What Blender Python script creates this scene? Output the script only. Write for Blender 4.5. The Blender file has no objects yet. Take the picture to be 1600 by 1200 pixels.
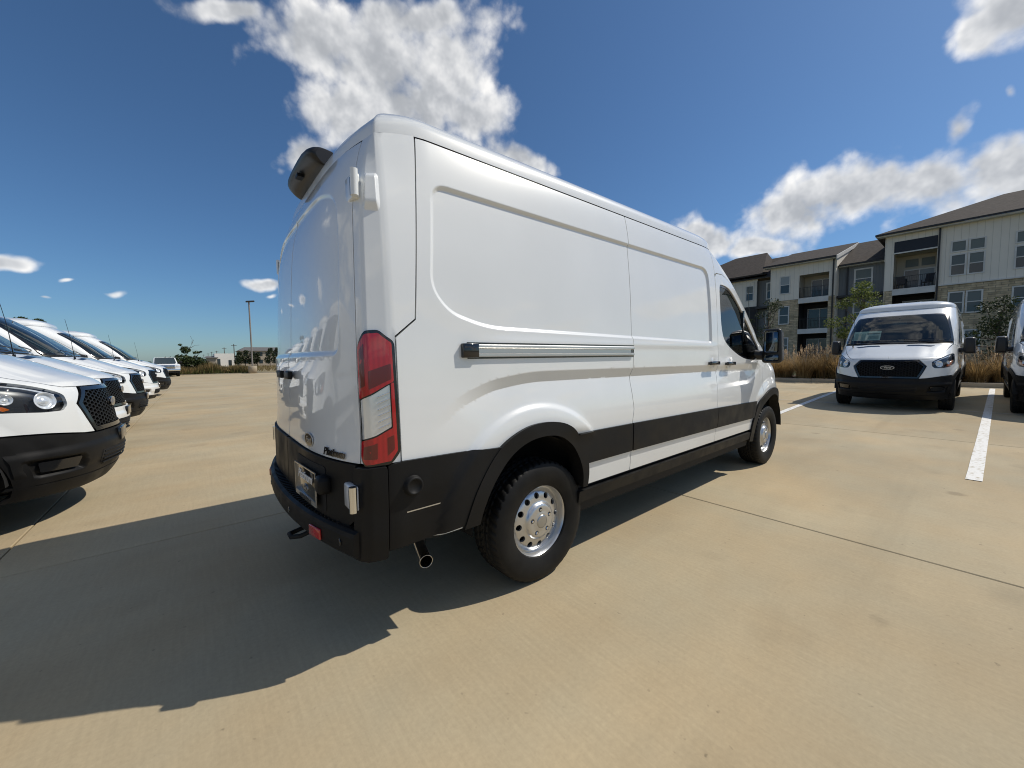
import bpy, bmesh, math, random
import numpy as np
from mathutils import Vector, Matrix
from mathutils.geometry import delaunay_2d_cdt

scene = bpy.context.scene
COL = scene.collection
rad = math.radians

# ------------------------------------------------------------------ camera
cam_data = bpy.data.cameras.new('camera')
cam = bpy.data.objects.new('camera', cam_data)
COL.objects.link(cam)
cam_data.sensor_width = 36.0
cam_data.lens = 13.528
cam_data.clip_start = 0.05
cam_data.clip_end = 6000
yaw, pitch, roll = rad(50.57), rad(-3.814), rad(-0.784)
_f = Vector((math.cos(yaw) * math.cos(pitch), math.sin(yaw) * math.cos(pitch), math.sin(pitch)))
_r = Vector((math.sin(yaw), -math.cos(yaw), 0))
_u = _r.cross(_f)
_r2 = _r * math.cos(roll) + _u * math.sin(roll)
_u2 = -_r * math.sin(roll) + _u * math.cos(roll)
M = Matrix((_r2, _u2, -_f)).transposed().to_4x4()
M.translation = Vector((-0.333, -2.573, 1.316))
cam.matrix_world = M
scene.camera = cam

# ------------------------------------------------------------------ sun, sky, exposure
SUN = Vector((0.78, -0.41, 1.0)).normalized()
SUN_EL = math.asin(SUN.z)
SUN_AZ = math.atan2(SUN.y, SUN.x)
sun_data = bpy.data.lights.new('sun', 'SUN')
sun_data.energy = 3.7
sun_data.angle = rad(0.53)
sun_data.color = (1.0, 0.93, 0.82)
sun = bpy.data.objects.new('sun', sun_data)
COL.objects.link(sun)
sun.rotation_euler = (-SUN).to_track_quat('-Z', 'Y').to_euler()

scene.view_settings.view_transform = 'Standard'
scene.view_settings.look = 'None'
scene.view_settings.exposure = 0.05
scene.view_settings.gamma = 1.0
scene.view_settings.use_curve_mapping = False
scene.cycles.max_bounces = 8
scene.cycles.transparent_max_bounces = 16
scene.cycles.use_denoising = True
scene.cycles.filter_width = 1.05
scene.cycles.sample_clamp_indirect = 6.0

# ------------------------------------------------------------------ sky with cumulus clouds (directions on the sky dome)
# each cloud: direction of its middle, then its two half axes on the unit sphere
CLOUDS = [
    ((0.0632, 0.8157, 0.5750), (0.0512, -0.0119, 0.0112), (0.0026, -0.0101, 0.0140)),
    ((0.2050, 0.7846, 0.5852), (0.0922, -0.0400, 0.0213), (-0.0050, -0.0283, 0.0397)),
    ((0.3113, 0.7569, 0.5747), (0.1126, -0.0657, 0.0255), (-0.0166, -0.0293, 0.0475)),
    ((0.4222, 0.6935, 0.5837), (0.0749, -0.0504, 0.0057), (-0.0171, -0.0308, 0.0490)),
    ((0.3484, 0.6929, 0.6312), (0.1180, -0.0728, 0.0147), (-0.0070, -0.0160, 0.0214)),
    ((0.2911, 0.8121, 0.5057), (0.1113, -0.0411, 0.0020), (0.0028, -0.0331, 0.0516)),
    ((0.1890, 0.8855, 0.4244), (0.0500, -0.0216, 0.0228), (-0.0086, -0.0097, 0.0241)),
    ((0.3770, 0.7584, 0.5317), (0.1160, -0.0669, 0.0132), (-0.0133, -0.0310, 0.0537)),
    ((0.4846, 0.7094, 0.5118), (0.0662, -0.0472, 0.0028), (-0.0122, -0.0193, 0.0384)),
    ((0.5706, 0.6861, 0.4513), (0.0709, -0.0397, -0.0293), (0.0031, -0.0155, 0.0197)),
    ((0.8831, 0.3934, 0.2559), (0.0265, -0.0543, -0.0079), (-0.0085, -0.0028, 0.0335)),
    ((0.9256, 0.3064, 0.2222), (0.0204, -0.0555, -0.0086), (-0.0043, -0.0007, 0.0188)),
    ((0.9255, 0.2523, 0.2824), (0.0173, -0.0660, 0.0024), (-0.0135, 0.0054, 0.0394)),
    ((0.9398, 0.1639, 0.2999), (0.0171, -0.0970, -0.0005), (-0.0162, 0.0075, 0.0468)),
    ((0.9551, 0.0689, 0.2880), (0.0067, -0.0846, -0.0019), (-0.0139, 0.0081, 0.0441)),
    ((0.9572, -0.0096, 0.2892), (0.0003, -0.0524, -0.0027), (-0.0134, 0.0088, 0.0447)),
    ((0.9381, 0.0367, 0.3443), (-0.0023, -0.0221, 0.0086), (-0.0060, 0.0065, 0.0156)),
    ((0.9709, -0.0418, 0.2357), (-0.0011, -0.0331, -0.0015), (-0.0053, 0.0039, 0.0224)),
    ((0.8915, 0.0145, 0.4527), (-0.0006, -0.0267, 0.0020), (-0.0139, 0.0102, 0.0271)),
    ((0.8873, -0.0149, 0.4610), (0.0008, -0.0343, -0.0027), (-0.0147, 0.0093, 0.0287)),
    ((0.9279, -0.0170, 0.3724), (0.0020, -0.0125, -0.0056), (-0.0055, 0.0009, 0.0138)),
    ((-0.2139, 0.9630, 0.1637), (0.0249, 0.0061, -0.0036), (0.0022, -0.0011, 0.0096)),
    ((-0.2223, 0.9635, 0.1490), (0.0176, 0.0036, 0.0032), (0.0005, -0.0006, 0.0048)),
    ((-0.1063, 0.9865, 0.1245), (0.0195, 0.0021, -0.0001), (0.0009, -0.0007, 0.0067)),
    ((0.1181, 0.9800, 0.1602), (0.0318, -0.0043, 0.0030), (0.0002, -0.0015, 0.0092)),
    ((0.1256, 0.9818, 0.1424), (0.0184, -0.0026, 0.0015), (0.0001, -0.0008, 0.0053)),
    ((-0.1764, 0.9785, 0.1068), (0.0120, 0.0021, 0.0001), (0.0005, -0.0004, 0.0042)),
    ((-0.1574, 0.9787, 0.1319), (0.0084, 0.0012, 0.0012), (0.0003, -0.0005, 0.0042)),
]

world = bpy.data.worlds.new('World'); scene.world = world; world.use_nodes = True
wn = world.node_tree.nodes; wl = world.node_tree.links
bg = wn['Background']
sky = wn.new('ShaderNodeTexSky'); sky.sky_type = 'NISHITA'; sky.sun_disc = False
sky.sun_elevation = SUN_EL; sky.sun_rotation = math.pi / 2 - SUN_AZ
sky.altitude = 3500; sky.air_density = 1.5; sky.dust_density = 10.0; sky.ozone_density = 9.0
SKY_STRENGTH = .085
CLOUD_COVER = .53
OFFX, OFFY = 3.1, 7.4  # placement of the unseen clouds, set for their fill light
tint = wn.new('ShaderNodeMix'); tint.data_type = 'RGBA'; tint.blend_type = 'MULTIPLY'; tint.inputs['Factor'].default_value = 1.0
tint.inputs['B'].default_value = (.92, 1.04, 1.04, 1)     # clearer, less violet air
wl.new(sky.outputs[0], tint.inputs['A']); wl.new(tint.outputs['Result'], bg.inputs[0]); bg.inputs[1].default_value = SKY_STRENGTH
tc = wn.new('ShaderNodeTexCoord')
def wmath(op, a, b=None, c=None, clamp=False):
    n = wn.new('ShaderNodeMath'); n.operation = op; n.use_clamp = clamp
    for i, q in enumerate((a, b, c)):
        if q is None: continue
        if isinstance(q, (int, float)): n.inputs[i].default_value = q
        else: wl.new(q, n.inputs[i])
    return n.outputs[0]
def wvec(op, a, b=None):
    n = wn.new('ShaderNodeVectorMath'); n.operation = op
    wl.new(a, n.inputs[0])
    if b is not None:
        if hasattr(b, '__len__'): n.inputs[1].default_value = b
        else: wl.new(b, n.inputs[1])
    return n.outputs['Value'] if op in ('DOT_PRODUCT', 'LENGTH') else n.outputs[0]
D = tc.outputs['Generated']
def wnoise(vec, scale, detail, rough=.55):
    n = wn.new('ShaderNodeTexNoise'); n.inputs['Scale'].default_value = scale; n.inputs['Detail'].default_value = detail
    n.inputs['Roughness'].default_value = rough
    wl.new(vec, n.inputs['Vector'])
    return n
warp = wnoise(D, 7, 2)
wv = wvec('SUBTRACT', warp.outputs['Color'], (.5, .5, .5))
sc_ = wn.new('ShaderNodeVectorMath'); sc_.operation = 'SCALE'; wl.new(wv, sc_.inputs[0]); sc_.inputs['Scale'].default_value = .06
DW = wvec('ADD', D, sc_.outputs[0])
acc = None
for c_, ax_, bx_ in CLOUDS:
    c_, ax_, bx_ = (np.array(q) for q in (c_, ax_, bx_))
    big_ = np.linalg.norm(ax_) > .02
    k_ = 1.36 if big_ else 1.05
    ax_, bx_ = ax_ * k_, bx_ * k_
    G_ = np.linalg.inv(np.array([[ax_ @ ax_, ax_ @ bx_], [ax_ @ bx_, bx_ @ bx_]]))
    A_ = G_[0, 0] * ax_ + G_[0, 1] * bx_; B_ = G_[1, 0] * ax_ + G_[1, 1] * bx_
    v_ = wvec('SUBTRACT', DW, tuple(c_))
    cb_ = wn.new('ShaderNodeCombineXYZ')
    for i_, q_ in enumerate((A_, B_, c_ * 3)): wl.new(wvec('DOT_PRODUCT', v_, tuple(q_)), cb_.inputs[i_])
    ln_ = wmath('MULTIPLY_ADD', wvec('LENGTH', cb_.outputs[0]), -1.0 if big_ else -.75, 1.0 if big_ else .46)
    if acc is None: acc = ln_
    else:
        mx_ = wn.new('ShaderNodeMath'); mx_.operation = 'SMOOTH_MAX'; mx_.inputs[2].default_value = .35
        wl.new(acc, mx_.inputs[0]); wl.new(ln_, mx_.inputs[1]); acc = mx_.outputs[0]
# broken cumulus added over the unseen sky, cover tuned for fill in the shade
sep = wn.new('ShaderNodeSeparateXYZ'); wl.new(D, sep.inputs[0])
den_ = wmath('ADD', wmath('MAXIMUM', sep.outputs[2], 0.0), .22)
pl_ = wn.new('ShaderNodeCombineXYZ'); wl.new(wmath('DIVIDE', sep.outputs[0], den_), pl_.inputs[0]); wl.new(wmath('DIVIDE', sep.outputs[1], den_), pl_.inputs[1])
n4 = wnoise(wvec('ADD', pl_.outputs[0], (OFFX, OFFY, 0.0)), 1.05, 4, .5)
def wstep(x, a, b):
    n = wn.new('ShaderNodeMapRange'); n.interpolation_type = 'SMOOTHSTEP'
    n.inputs['From Min'].default_value = a; n.inputs['From Max'].default_value = b
    wl.new(x, n.inputs['Value'])
    return n.outputs['Result']
inview = wstep(wvec('DOT_PRODUCT', D, tuple(_f)), .40, .52)
nearsun = wstep(wvec('DOT_PRODUCT', D, tuple(SUN)), .90, .97)
out_ = wmath('SUBTRACT', wmath('MULTIPLY', wmath('SUBTRACT', n4.outputs['Fac'], CLOUD_COVER), 7.0), wmath('MULTIPLY', wmath('MAXIMUM', inview, nearsun), 6.0))
acc = wmath('MAXIMUM', acc, out_)
acc = wmath('MINIMUM', acc, 1.0)
n1 = wnoise(D, 11, 7, .54)
n3 = wnoise(D, 10, 4, .55)
n2 = wnoise(wvec('ADD', D, tuple(SUN * .022)), 10, 4, .55)
vor = wn.new('ShaderNodeTexVoronoi'); vor.inputs['Scale'].default_value = 17; vor.inputs['Detail'].default_value = 2.0; vor.inputs['Roughness'].default_value = .55; vor.normalize = True
wsc_ = wn.new('ShaderNodeVectorMath'); wsc_.operation = 'SCALE'; wl.new(wv, wsc_.inputs[0]); wsc_.inputs['Scale'].default_value = .06
wl.new(wvec('ADD', D, wsc_.outputs[0]), vor.inputs['Vector'])
puff = wmath('SUBTRACT', .30, vor.outputs['Distance'])
nn = wmath('ADD', wmath('MULTIPLY', wmath('SUBTRACT', n1.outputs['Fac'], .5), .62), wmath('MULTIPLY', puff, .55))
body = wmath('ADD', acc, wmath('MULTIPLY', nn, 2.7))
dens = wstep(body, -.02, .66)
thick = wstep(wmath('ADD', acc, wmath('MULTIPLY', nn, .9)), .10, .75)
relief = wmath('ADD', wmath('MULTIPLY', wmath('SUBTRACT', n3.outputs['Fac'], n2.outputs['Fac']), 1.9), wmath('MULTIPLY', nn, .75))
lum = wmath('ADD', wmath('SUBTRACT', .92, wmath('MULTIPLY', thick, .33)), wmath('MULTIPLY', relief, .85))
lum = wmath('MINIMUM', wmath('SMOOTH_MAX', lum, .46, .30), 1.02)
crgb = wn.new('ShaderNodeMix'); crgb.data_type = 'RGBA'
crgb.inputs['A'].default_value = (.86, .94, 1.06, 1); crgb.inputs['B'].default_value = (1.0, .985, .96, 1)
wl.new(lum, crgb.inputs['Factor'])
bg2 = wn.new('ShaderNodeBackground'); wl.new(crgb.outputs['Result'], bg2.inputs[0]); wl.new(lum, bg2.inputs[1])
mixs = wn.new('ShaderNodeMixShader')
wl.new(wmath('MULTIPLY', dens, .94), mixs.inputs[0]); wl.new(bg.outputs[0], mixs.inputs[1]); wl.new(bg2.outputs[0], mixs.inputs[2])
wl.new(mixs.outputs[0], [n for n in wn if n.type == 'OUTPUT_WORLD'][0].inputs[0])
world.cycles.sampling_method = 'MANUAL'; world.cycles.sample_map_resolution = 512
# ------------------------------------------------------------------ helpers: objects
def link(name, me, mat=None, parent=None, loc=None):
    o = bpy.data.objects.new(name, me)
    COL.objects.link(o)
    if mat is not None and me is not None and len(me.materials) == 0:
        me.materials.append(mat)
    if parent is not None:
        o.parent = parent
    if loc is not None:
        o.location = loc
    return o

def tag(o, label=None, cat=None, group=None, kind=None):
    if label: o['label'] = label
    if cat: o['category'] = cat
    if group: o['group'] = group
    if kind: o['kind'] = kind
    return o

def empty(name, loc=(0, 0, 0), rz=0.0):
    o = bpy.data.objects.new(name, None)
    o.empty_display_size = 0.2
    COL.objects.link(o)
    o.location = loc
    o.rotation_euler = (0, 0, rz)
    return o

def copy_tree(o, parent=None, skip=(), swap=None):
    c = o.copy()
    COL.objects.link(c)
    c.parent = parent
    if swap and c.type == 'MESH':
        for i, s in enumerate(c.material_slots):
            if s.material and (c.name.split('.')[0], s.material.name) in swap:
                m = swap[(c.name.split('.')[0], s.material.name)]
                s.link = 'OBJECT'
                s.material = m
    for ch in list(o.children):
        if ch.name.split('.')[0] in skip:
            continue
        copy_tree(ch, c, skip, swap)
    return c

# ------------------------------------------------------------------ helpers: meshes
class MB:
    """collects vertices and faces, several materials"""
    def __init__(self):
        self.v, self.f, self.m, self.s = [], [], [], []
    def add(self, verts, faces, mat=0, smooth=False):
        b = len(self.v)
        self.v += [tuple(p) for p in verts]
        for f in faces:
            self.f.append(tuple(i + b for i in f)); self.m.append(mat); self.s.append(smooth)
        return self
    def box(self, x0, x1, y0, y1, z0, z1, mat=0):
        v = [(x0, y0, z0), (x1, y0, z0), (x1, y1, z0), (x0, y1, z0), (x0, y0, z1), (x1, y0, z1), (x1, y1, z1), (x0, y1, z1)]
        f = [(0, 3, 2, 1), (4, 5, 6, 7), (0, 1, 5, 4), (1, 2, 6, 5), (2, 3, 7, 6), (3, 0, 4, 7)]
        return self.add(v, f, mat)
    def tube(self, pts, radii, n=10, mat=0, cap=True, smooth=True):
        pts = [Vector(p) for p in pts]
        if not hasattr(radii, '__len__'): radii = [radii] * len(pts)
        vs, fs = [], []
        up = None
        for i, p in enumerate(pts):
            t = (pts[min(i + 1, len(pts) - 1)] - pts[max(i - 1, 0)]).normalized()
            if up is None:
                up = Vector((0, 0, 1)) if abs(t.z) < .9 else Vector((1, 0, 0))
            a = t.cross(up).normalized(); b = a.cross(t).normalized(); up = b
            for k in range(n):
                q = 2 * math.pi * k / n
                vs.append(p + (a * math.cos(q) + b * math.sin(q)) * radii[i])
        for i in range(len(pts) - 1):
            for k in range(n):
                fs.append((i * n + k, i * n + (k + 1) % n, (i + 1) * n + (k + 1) % n, (i + 1) * n + k))
        self.add(vs, fs, mat, smooth)
        if cap:
            self.add(vs[:n], [tuple(range(n))[::-1]], mat); self.add(vs[-n:], [tuple(range(n))], mat)
        return self
    def lathe(self, prof, n=48, axis='y', mat=0, smooth=True, c=(0, 0, 0)):
        """prof: list of (r, h); axis y: h along y"""
        vs, fs = [], []
        for r, h in prof:
            for k in range(n):
                q = 2 * math.pi * k / n
                if axis == 'y': p = (r * math.cos(q), h, r * math.sin(q))
                elif axis == 'z': p = (r * math.cos(q), r * math.sin(q), h)
                else: p = (h, r * math.cos(q), r * math.sin(q))
                vs.append((p[0] + c[0], p[1] + c[1], p[2] + c[2]))
        for i in range(len(prof) - 1):
            for k in range(n):
                fs.append((i * n + k, i * n + (k + 1) % n, (i + 1) * n + (k + 1) % n, (i + 1) * n + k))
        return self.add(vs, fs, mat, smooth)
    def mesh(self, name, fix=False):
        me = bpy.data.meshes.new(name)
        me.from_pydata(self.v, [], self.f)
        me.polygons.foreach_set('material_index', self.m)
        me.polygons.foreach_set('use_smooth', self.s)
        if fix:
            bm = bmesh.new(); bm.from_mesh(me)
            bmesh.ops.recalc_face_normals(bm, faces=bm.faces); bm.to_mesh(me); bm.free()
        me.update()
        return me
    def build(self, name, mats, parent=None, fix=False):
        me = self.mesh(name, fix)
        for m in (mats if isinstance(mats, (list, tuple)) else [mats]): me.materials.append(m)
        return link(name, me, None, parent)

def rbox_mesh(name, size, bevel=.01, seg=2, center=(0, 0, 0), shear=None, taper=None):
    bm = bmesh.new()
    bmesh.ops.create_cube(bm, size=1.0)
    for v in bm.verts:
        v.co = Vector((v.co.x * size[0], v.co.y * size[1], v.co.z * size[2]))
    if taper: taper(bm)
    bmesh.ops.bevel(bm, geom=list(bm.edges), offset=bevel, segments=seg, profile=.5, affect='EDGES')
    for v in bm.verts: v.co += Vector(center)
    for f in bm.faces: f.smooth = True
    me = bpy.data.meshes.new(name)
    bm.to_mesh(me); bm.free()
    try: me.set_sharp_from_angle(angle=rad(50))
    except Exception: pass
    return me

def rbox(name, x0, x1, y0, y1, z0, z1, mat, parent=None, bevel=.01, seg=2, taper=None):
    me = rbox_mesh(name, (x1 - x0, y1 - y0, z1 - z0), bevel, seg, ((x0 + x1) / 2, (y0 + y1) / 2, (z0 + z1) / 2), taper=taper)
    me.materials.append(mat)
    return link(name, me, None, parent)

def text_mesh(body, size, shear=0.0, extrude=.001, align='CENTER', bold=0.0):
    cu = bpy.data.curves.new('text_src', 'FONT')
    cu.body = body; cu.size = size; cu.shear = shear; cu.extrude = extrude
    cu.align_x = align; cu.align_y = 'CENTER'; cu.offset = bold; cu.resolution_u = 3
    o = bpy.data.objects.new('text_src', cu); COL.objects.link(o)
    dg = bpy.context.evaluated_depsgraph_get()
    me = bpy.data.meshes.new_from_object(o.evaluated_get(dg))
    bpy.data.objects.remove(o); bpy.data.curves.remove(cu)
    return me

def pchip(xs, ys):
    x = np.array(xs, float); y = np.array(ys, float)
    h = np.diff(x); d = np.diff(y) / h
    m = np.zeros_like(y)
    for i in range(1, len(x) - 1):
        if d[i - 1] * d[i] > 0:
            w1, w2 = 2 * h[i] + h[i - 1], h[i] + 2 * h[i - 1]
            m[i] = (w1 + w2) / (w1 / d[i - 1] + w2 / d[i])
    m[0], m[-1] = d[0], d[-1]
    def f(q):
        q = np.clip(np.asarray(q, float), x[0], x[-1])
        i = np.clip(np.searchsorted(x, q) - 1, 0, len(x) - 2)
        t = (q - x[i]) / h[i]
        return ((2*t**3 - 3*t**2 + 1) * y[i] + (t**3 - 2*t**2 + t) * h[i] * m[i]
                + (-2*t**3 + 3*t**2) * y[i+1] + (t**3 - t**2) * h[i] * m[i+1])
    return f

def sstep(a, b, x):
    t = np.clip((x - a) / (b - a), 0, 1)
    return t * t * (3 - 2 * t)

def smooth_loop(pts, n=6, closed=True):
    """Catmull-Rom through the points"""
    P = np.array(pts, float); N = len(P); out = []
    rng = range(N) if closed else range(N - 1)
    for i in rng:
        p0 = P[(i - 1) % N] if closed or i > 0 else P[i]
        p1, p2 = P[i], P[(i + 1) % N]
        p3 = P[(i + 2) % N] if closed or i + 2 < N else P[i + 1]
        for k in range(n):
            t = k / n
            out.append(.5 * (2*p1 + (p2 - p0)*t + (2*p0 - 5*p1 + 4*p2 - p3)*t*t + (3*p1 - p0 - 3*p2 + p3)*t**3))
    if not closed: out.append(P[-1])
    return np.array(out)

def round_poly(pts, r, n=6):
    """rounded corners; r one number or one per corner"""
    P = [np.array(p, float) for p in pts]; N = len(P); out = []
    R = r if hasattr(r, '__len__') else [r] * N
    for i in range(N):
        a, b, c = P[i - 1], P[i], P[(i + 1) % N]
        u, v = a - b, c - b
        lu, lv = np.linalg.norm(u), np.linalg.norm(v)
        d = min(R[i], lu * .48, lv * .48)
        if d < 1e-6: out.append(b); continue
        p, q = b + u / lu * d, b + v / lv * d
        for k in range(n + 1):
            t = k / n
            out.append((1-t)**2 * p + 2*t*(1-t) * b + t*t * q)
    return np.array(out)

def densify(loop, d):
    out = []
    N = len(loop)
    for i in range(N):
        a, b = loop[i], loop[(i + 1) % N]
        L = np.linalg.norm(b - a)
        if L < 1e-7: continue
        k = max(1, int(math.ceil(L / d)))
        for j in range(k): out.append(a + (b - a) * j / k)
    return np.array(out)

def inside(poly, pts):
    x, y = pts[:, 0], pts[:, 1]
    r = np.zeros(len(pts), bool)
    N = len(poly)
    for i in range(N):
        x1, y1 = poly[i]; x2, y2 = poly[(i + 1) % N]
        if y1 == y2: continue
        c = ((y1 > y) != (y2 > y)) & (x < (x2 - x1) * (y - y1) / (y2 - y1) + x1)
        r ^= c
    return r

def poly_dist(poly, X, Z):
    """distance to the polygon's outline, positive inside"""
    P = np.stack([X.ravel(), Z.ravel()], 1)
    d = np.full(len(P), 1e9)
    N = len(poly)
    for i in range(N):
        a = poly[i]; b = poly[(i + 1) % N]
        ab = b - a; L2 = ab @ ab
        if L2 < 1e-12: continue
        t = np.clip(((P - a) @ ab) / L2, 0, 1)
        q = a + t[:, None] * ab
        d = np.minimum(d, np.hypot(P[:, 0] - q[:, 0], P[:, 1] - q[:, 1]))
    s = inside(poly, P)
    return np.where(s, d, -d).reshape(X.shape)

def surf_normals(P, a, b, e=1.5e-3):
    pa = P(a + e, b) - P(a - e, b)
    pb = P(a, b + e) - P(a, b - e)
    n = np.cross(pa, pb)
    l = np.linalg.norm(n, axis=1, keepdims=True); l[l < 1e-12] = 1
    return n / l

def patch_mesh(name, loops, P, step, off=0.0, flange=.02, flip=False, extra=None, bdens=None, mirror=False):
    """a trimmed piece of the surface P(a, b) with turned-in edges; loops[0] outer, rest holes"""
    sa, sb = step if hasattr(step, '__len__') else (step, step)
    bd = bdens or min(sa, sb) * 1.3
    LP = [densify(np.asarray(l, float), bd) for l in loops]
    mn, mx = LP[0].min(0), LP[0].max(0)
    A, B = np.meshgrid(np.arange(mn[0] + sa * .5, mx[0], sa), np.arange(mn[1] + sb * .5, mx[1], sb))
    A = A + (np.arange(A.shape[0]) % 2)[:, None] * sa * .5
    G = np.stack([A.ravel(), B.ravel()], 1)
    if extra is not None:
        ex = np.asarray(extra, float)
        ex = ex[(ex[:, 0] > mn[0]) & (ex[:, 0] < mx[0]) & (ex[:, 1] > mn[1]) & (ex[:, 1] < mx[1])]
        if len(ex):
            far = np.ones(len(G), bool)
            for k in range(0, len(G), 1500):
                q = G[k:k + 1500]
                far[k:k + 1500] = (np.abs(q[:, None, 0] - ex[None, :, 0])**2 + np.abs(q[:, None, 1] - ex[None, :, 1])**2).min(1) > .013**2
            G = np.concatenate([G[far], ex])
    keep = inside(LP[0], G)
    for h in LP[1:]: keep &= ~inside(h, G)
    G = G[keep]
    allb = np.concatenate(LP)
    if len(G):
        ok = np.ones(len(G), bool)
        for k in range(0, len(G), 2000):
            g = G[k:k + 2000]
            d = (np.abs((g[:, None, 0] - allb[None, :, 0]) / sa)**2 + np.abs((g[:, None, 1] - allb[None, :, 1]) / sb)**2).min(1)
            ok[k:k + 2000] = d > .16
        G = G[ok]
    V2 = np.concatenate([allb, G]) if len(G) else allb
    edges = []; base = 0
    for l in LP:
        n = len(l)
        edges += [(base + i, base + (i + 1) % n) for i in range(n)]; base += n
    vo, eo, fo, ov, oe, of = delaunay_2d_cdt([Vector(p) for p in V2], edges, [], 0, 1e-7)
    V2 = np.array([tuple(v) for v in vo])
    F = np.array([f for f in fo if len(f) == 3])
    cen = V2[F].mean(1)
    k = inside(LP[0], cen)
    for h in LP[1:]: k &= ~inside(h, cen)
    F = F[k]
    N = surf_normals(P, V2[:, 0], V2[:, 1])
    if flip: N = -N
    V3 = P(V2[:, 0], V2[:, 1]) + off * N
    fn = np.cross(V3[F[:, 1]] - V3[F[:, 0]], V3[F[:, 2]] - V3[F[:, 0]])
    bad = (fn * N[F].sum(1)).sum(1) < 0
    F[bad] = F[bad][:, ::-1]
    verts = [V3]; norms = [N]; faces = [tuple(f) for f in F]
    nb = len(V3)
    if flange:
        for li, l in enumerate(LP):
            Nn = surf_normals(P, l[:, 0], l[:, 1])
            if flip: Nn = -Nn
            top = P(l[:, 0], l[:, 1]) + off * Nn
            bot = top - Nn * flange
            tang = np.roll(top, -1, 0) - np.roll(top, 1, 0)
            side = np.cross(tang, Nn); side /= np.maximum(np.linalg.norm(side, axis=1, keepdims=True), 1e-9)
            ctr = np.array([l.mean(0)])
            # orient away from the material
            test = inside(LP[0], l + 0)  # placeholder, orientation from signed area
            ar = .5 * np.sum(l[:, 0] * np.roll(l[:, 1], -1) - np.roll(l[:, 0], -1) * l[:, 1])
            sgn = 1 if (ar > 0) else -1
            if flip: sgn = -sgn
            if li > 0: sgn = -sgn
            side = side * sgn
            n = len(l)
            verts += [top, bot]; norms += [side, side]
            for i in range(n):
                j = (i + 1) % n
                q = (nb + i, nb + j, nb + n + j, nb + n + i)
                f3 = np.cross(top[j] - top[i], bot[j] - top[i])
                faces.append(q if f3 @ side[i] > 0 else q[::-1])
            nb += 2 * n
    V = np.concatenate(verts); NN = np.concatenate(norms)
    if mirror:
        V = V * np.array([1, -1, 1]); NN = NN * np.array([1, -1, 1]); faces = [f[::-1] for f in faces]
    me = bpy.data.meshes.new(name)
    me.from_pydata(V.tolist(), [], faces)
    me.polygons.foreach_set('use_smooth', [True] * len(me.polygons))
    me.normals_split_custom_set_from_vertices(NN.tolist())
    me.update()
    return me

def grid_mesh(name, V, closed_u=False, smooth=True):
    """V: array (rows, cols, 3)"""
    r, c, _ = V.shape
    fs = []
    for i in range(r - 1):
        for j in range(c if closed_u else c - 1):
            k = (j + 1) % c
            fs.append((i * c + j, i * c + k, (i + 1) * c + k, (i + 1) * c + j))
    me = bpy.data.meshes.new(name)
    me.from_pydata(V.reshape(-1, 3).tolist(), [], fs)
    me.polygons.foreach_set('use_smooth', [smooth] * len(fs))
    me.update()
    return me
# ------------------------------------------------------------------ materials
def mat(name, col=(.5, .5, .5), rough=.5, metal=0.0, spec=.5, coat=0.0, coat_rough=.03, trans=0.0, ior=1.45, emit=None):
    m = bpy.data.materials.new(name); m.use_nodes = True
    b = m.node_tree.nodes['Principled BSDF']
    b.inputs['Base Color'].default_value = (*col, 1)
    b.inputs['Roughness'].default_value = rough
    b.inputs['Metallic'].default_value = metal
    b.inputs['Specular IOR Level'].default_value = spec
    b.inputs['Coat Weight'].default_value = coat
    b.inputs['Coat Roughness'].default_value = coat_rough
    b.inputs['Transmission Weight'].default_value = trans
    b.inputs['IOR'].default_value = ior
    return m

def nodes(m):
    nt = m.node_tree
    return nt, nt.nodes, nt.links, nt.nodes['Principled BSDF']

def add_noise(m, scale, lo, hi, detail=4, target='Base Color', coords='Object', stretch=(1, 1, 1), a=.35, b=.65):
    """noise between two colours or two values on an input"""
    nt, N, L, B = nodes(m)
    tc = N.new('ShaderNodeTexCoord'); mp = N.new('ShaderNodeMapping')
    mp.inputs['Scale'].default_value = stretch
    L.new(tc.outputs[coords], mp.inputs['Vector'])
    nz = N.new('ShaderNodeTexNoise'); nz.inputs['Scale'].default_value = scale; nz.inputs['Detail'].default_value = detail
    L.new(mp.outputs[0], nz.inputs['Vector'])
    r = N.new('ShaderNodeValToRGB'); r.color_ramp.elements[0].position = a; r.color_ramp.elements[1].position = b
    c = lambda q: (*q, 1) if hasattr(q, '__len__') else (q, q, q, 1)
    r.color_ramp.elements[0].color = c(lo); r.color_ramp.elements[1].color = c(hi)
    L.new(nz.outputs['Fac'], r.inputs['Fac'])
    L.new(r.outputs['Color'], B.inputs[target])
    return nz, r

def add_bump(m, scale, strength, dist=.002, detail=3, coords='Object', stretch=(1, 1, 1), tex='noise'):
    nt, N, L, B = nodes(m)
    tc = N.new('ShaderNodeTexCoord'); mp = N.new('ShaderNodeMapping'); mp.inputs['Scale'].default_value = stretch
    L.new(tc.outputs[coords], mp.inputs['Vector'])
    nz = N.new('ShaderNodeTexNoise'); nz.inputs['Scale'].default_value = scale; nz.inputs['Detail'].default_value = detail
    L.new(mp.outputs[0], nz.inputs['Vector'])
    bp = N.new('ShaderNodeBump'); bp.inputs['Strength'].default_value = strength; bp.inputs['Distance'].default_value = dist
    L.new(nz.outputs['Fac'], bp.inputs['Height'])
    L.new(bp.outputs[0], B.inputs['Normal'])
    return bp

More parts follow.
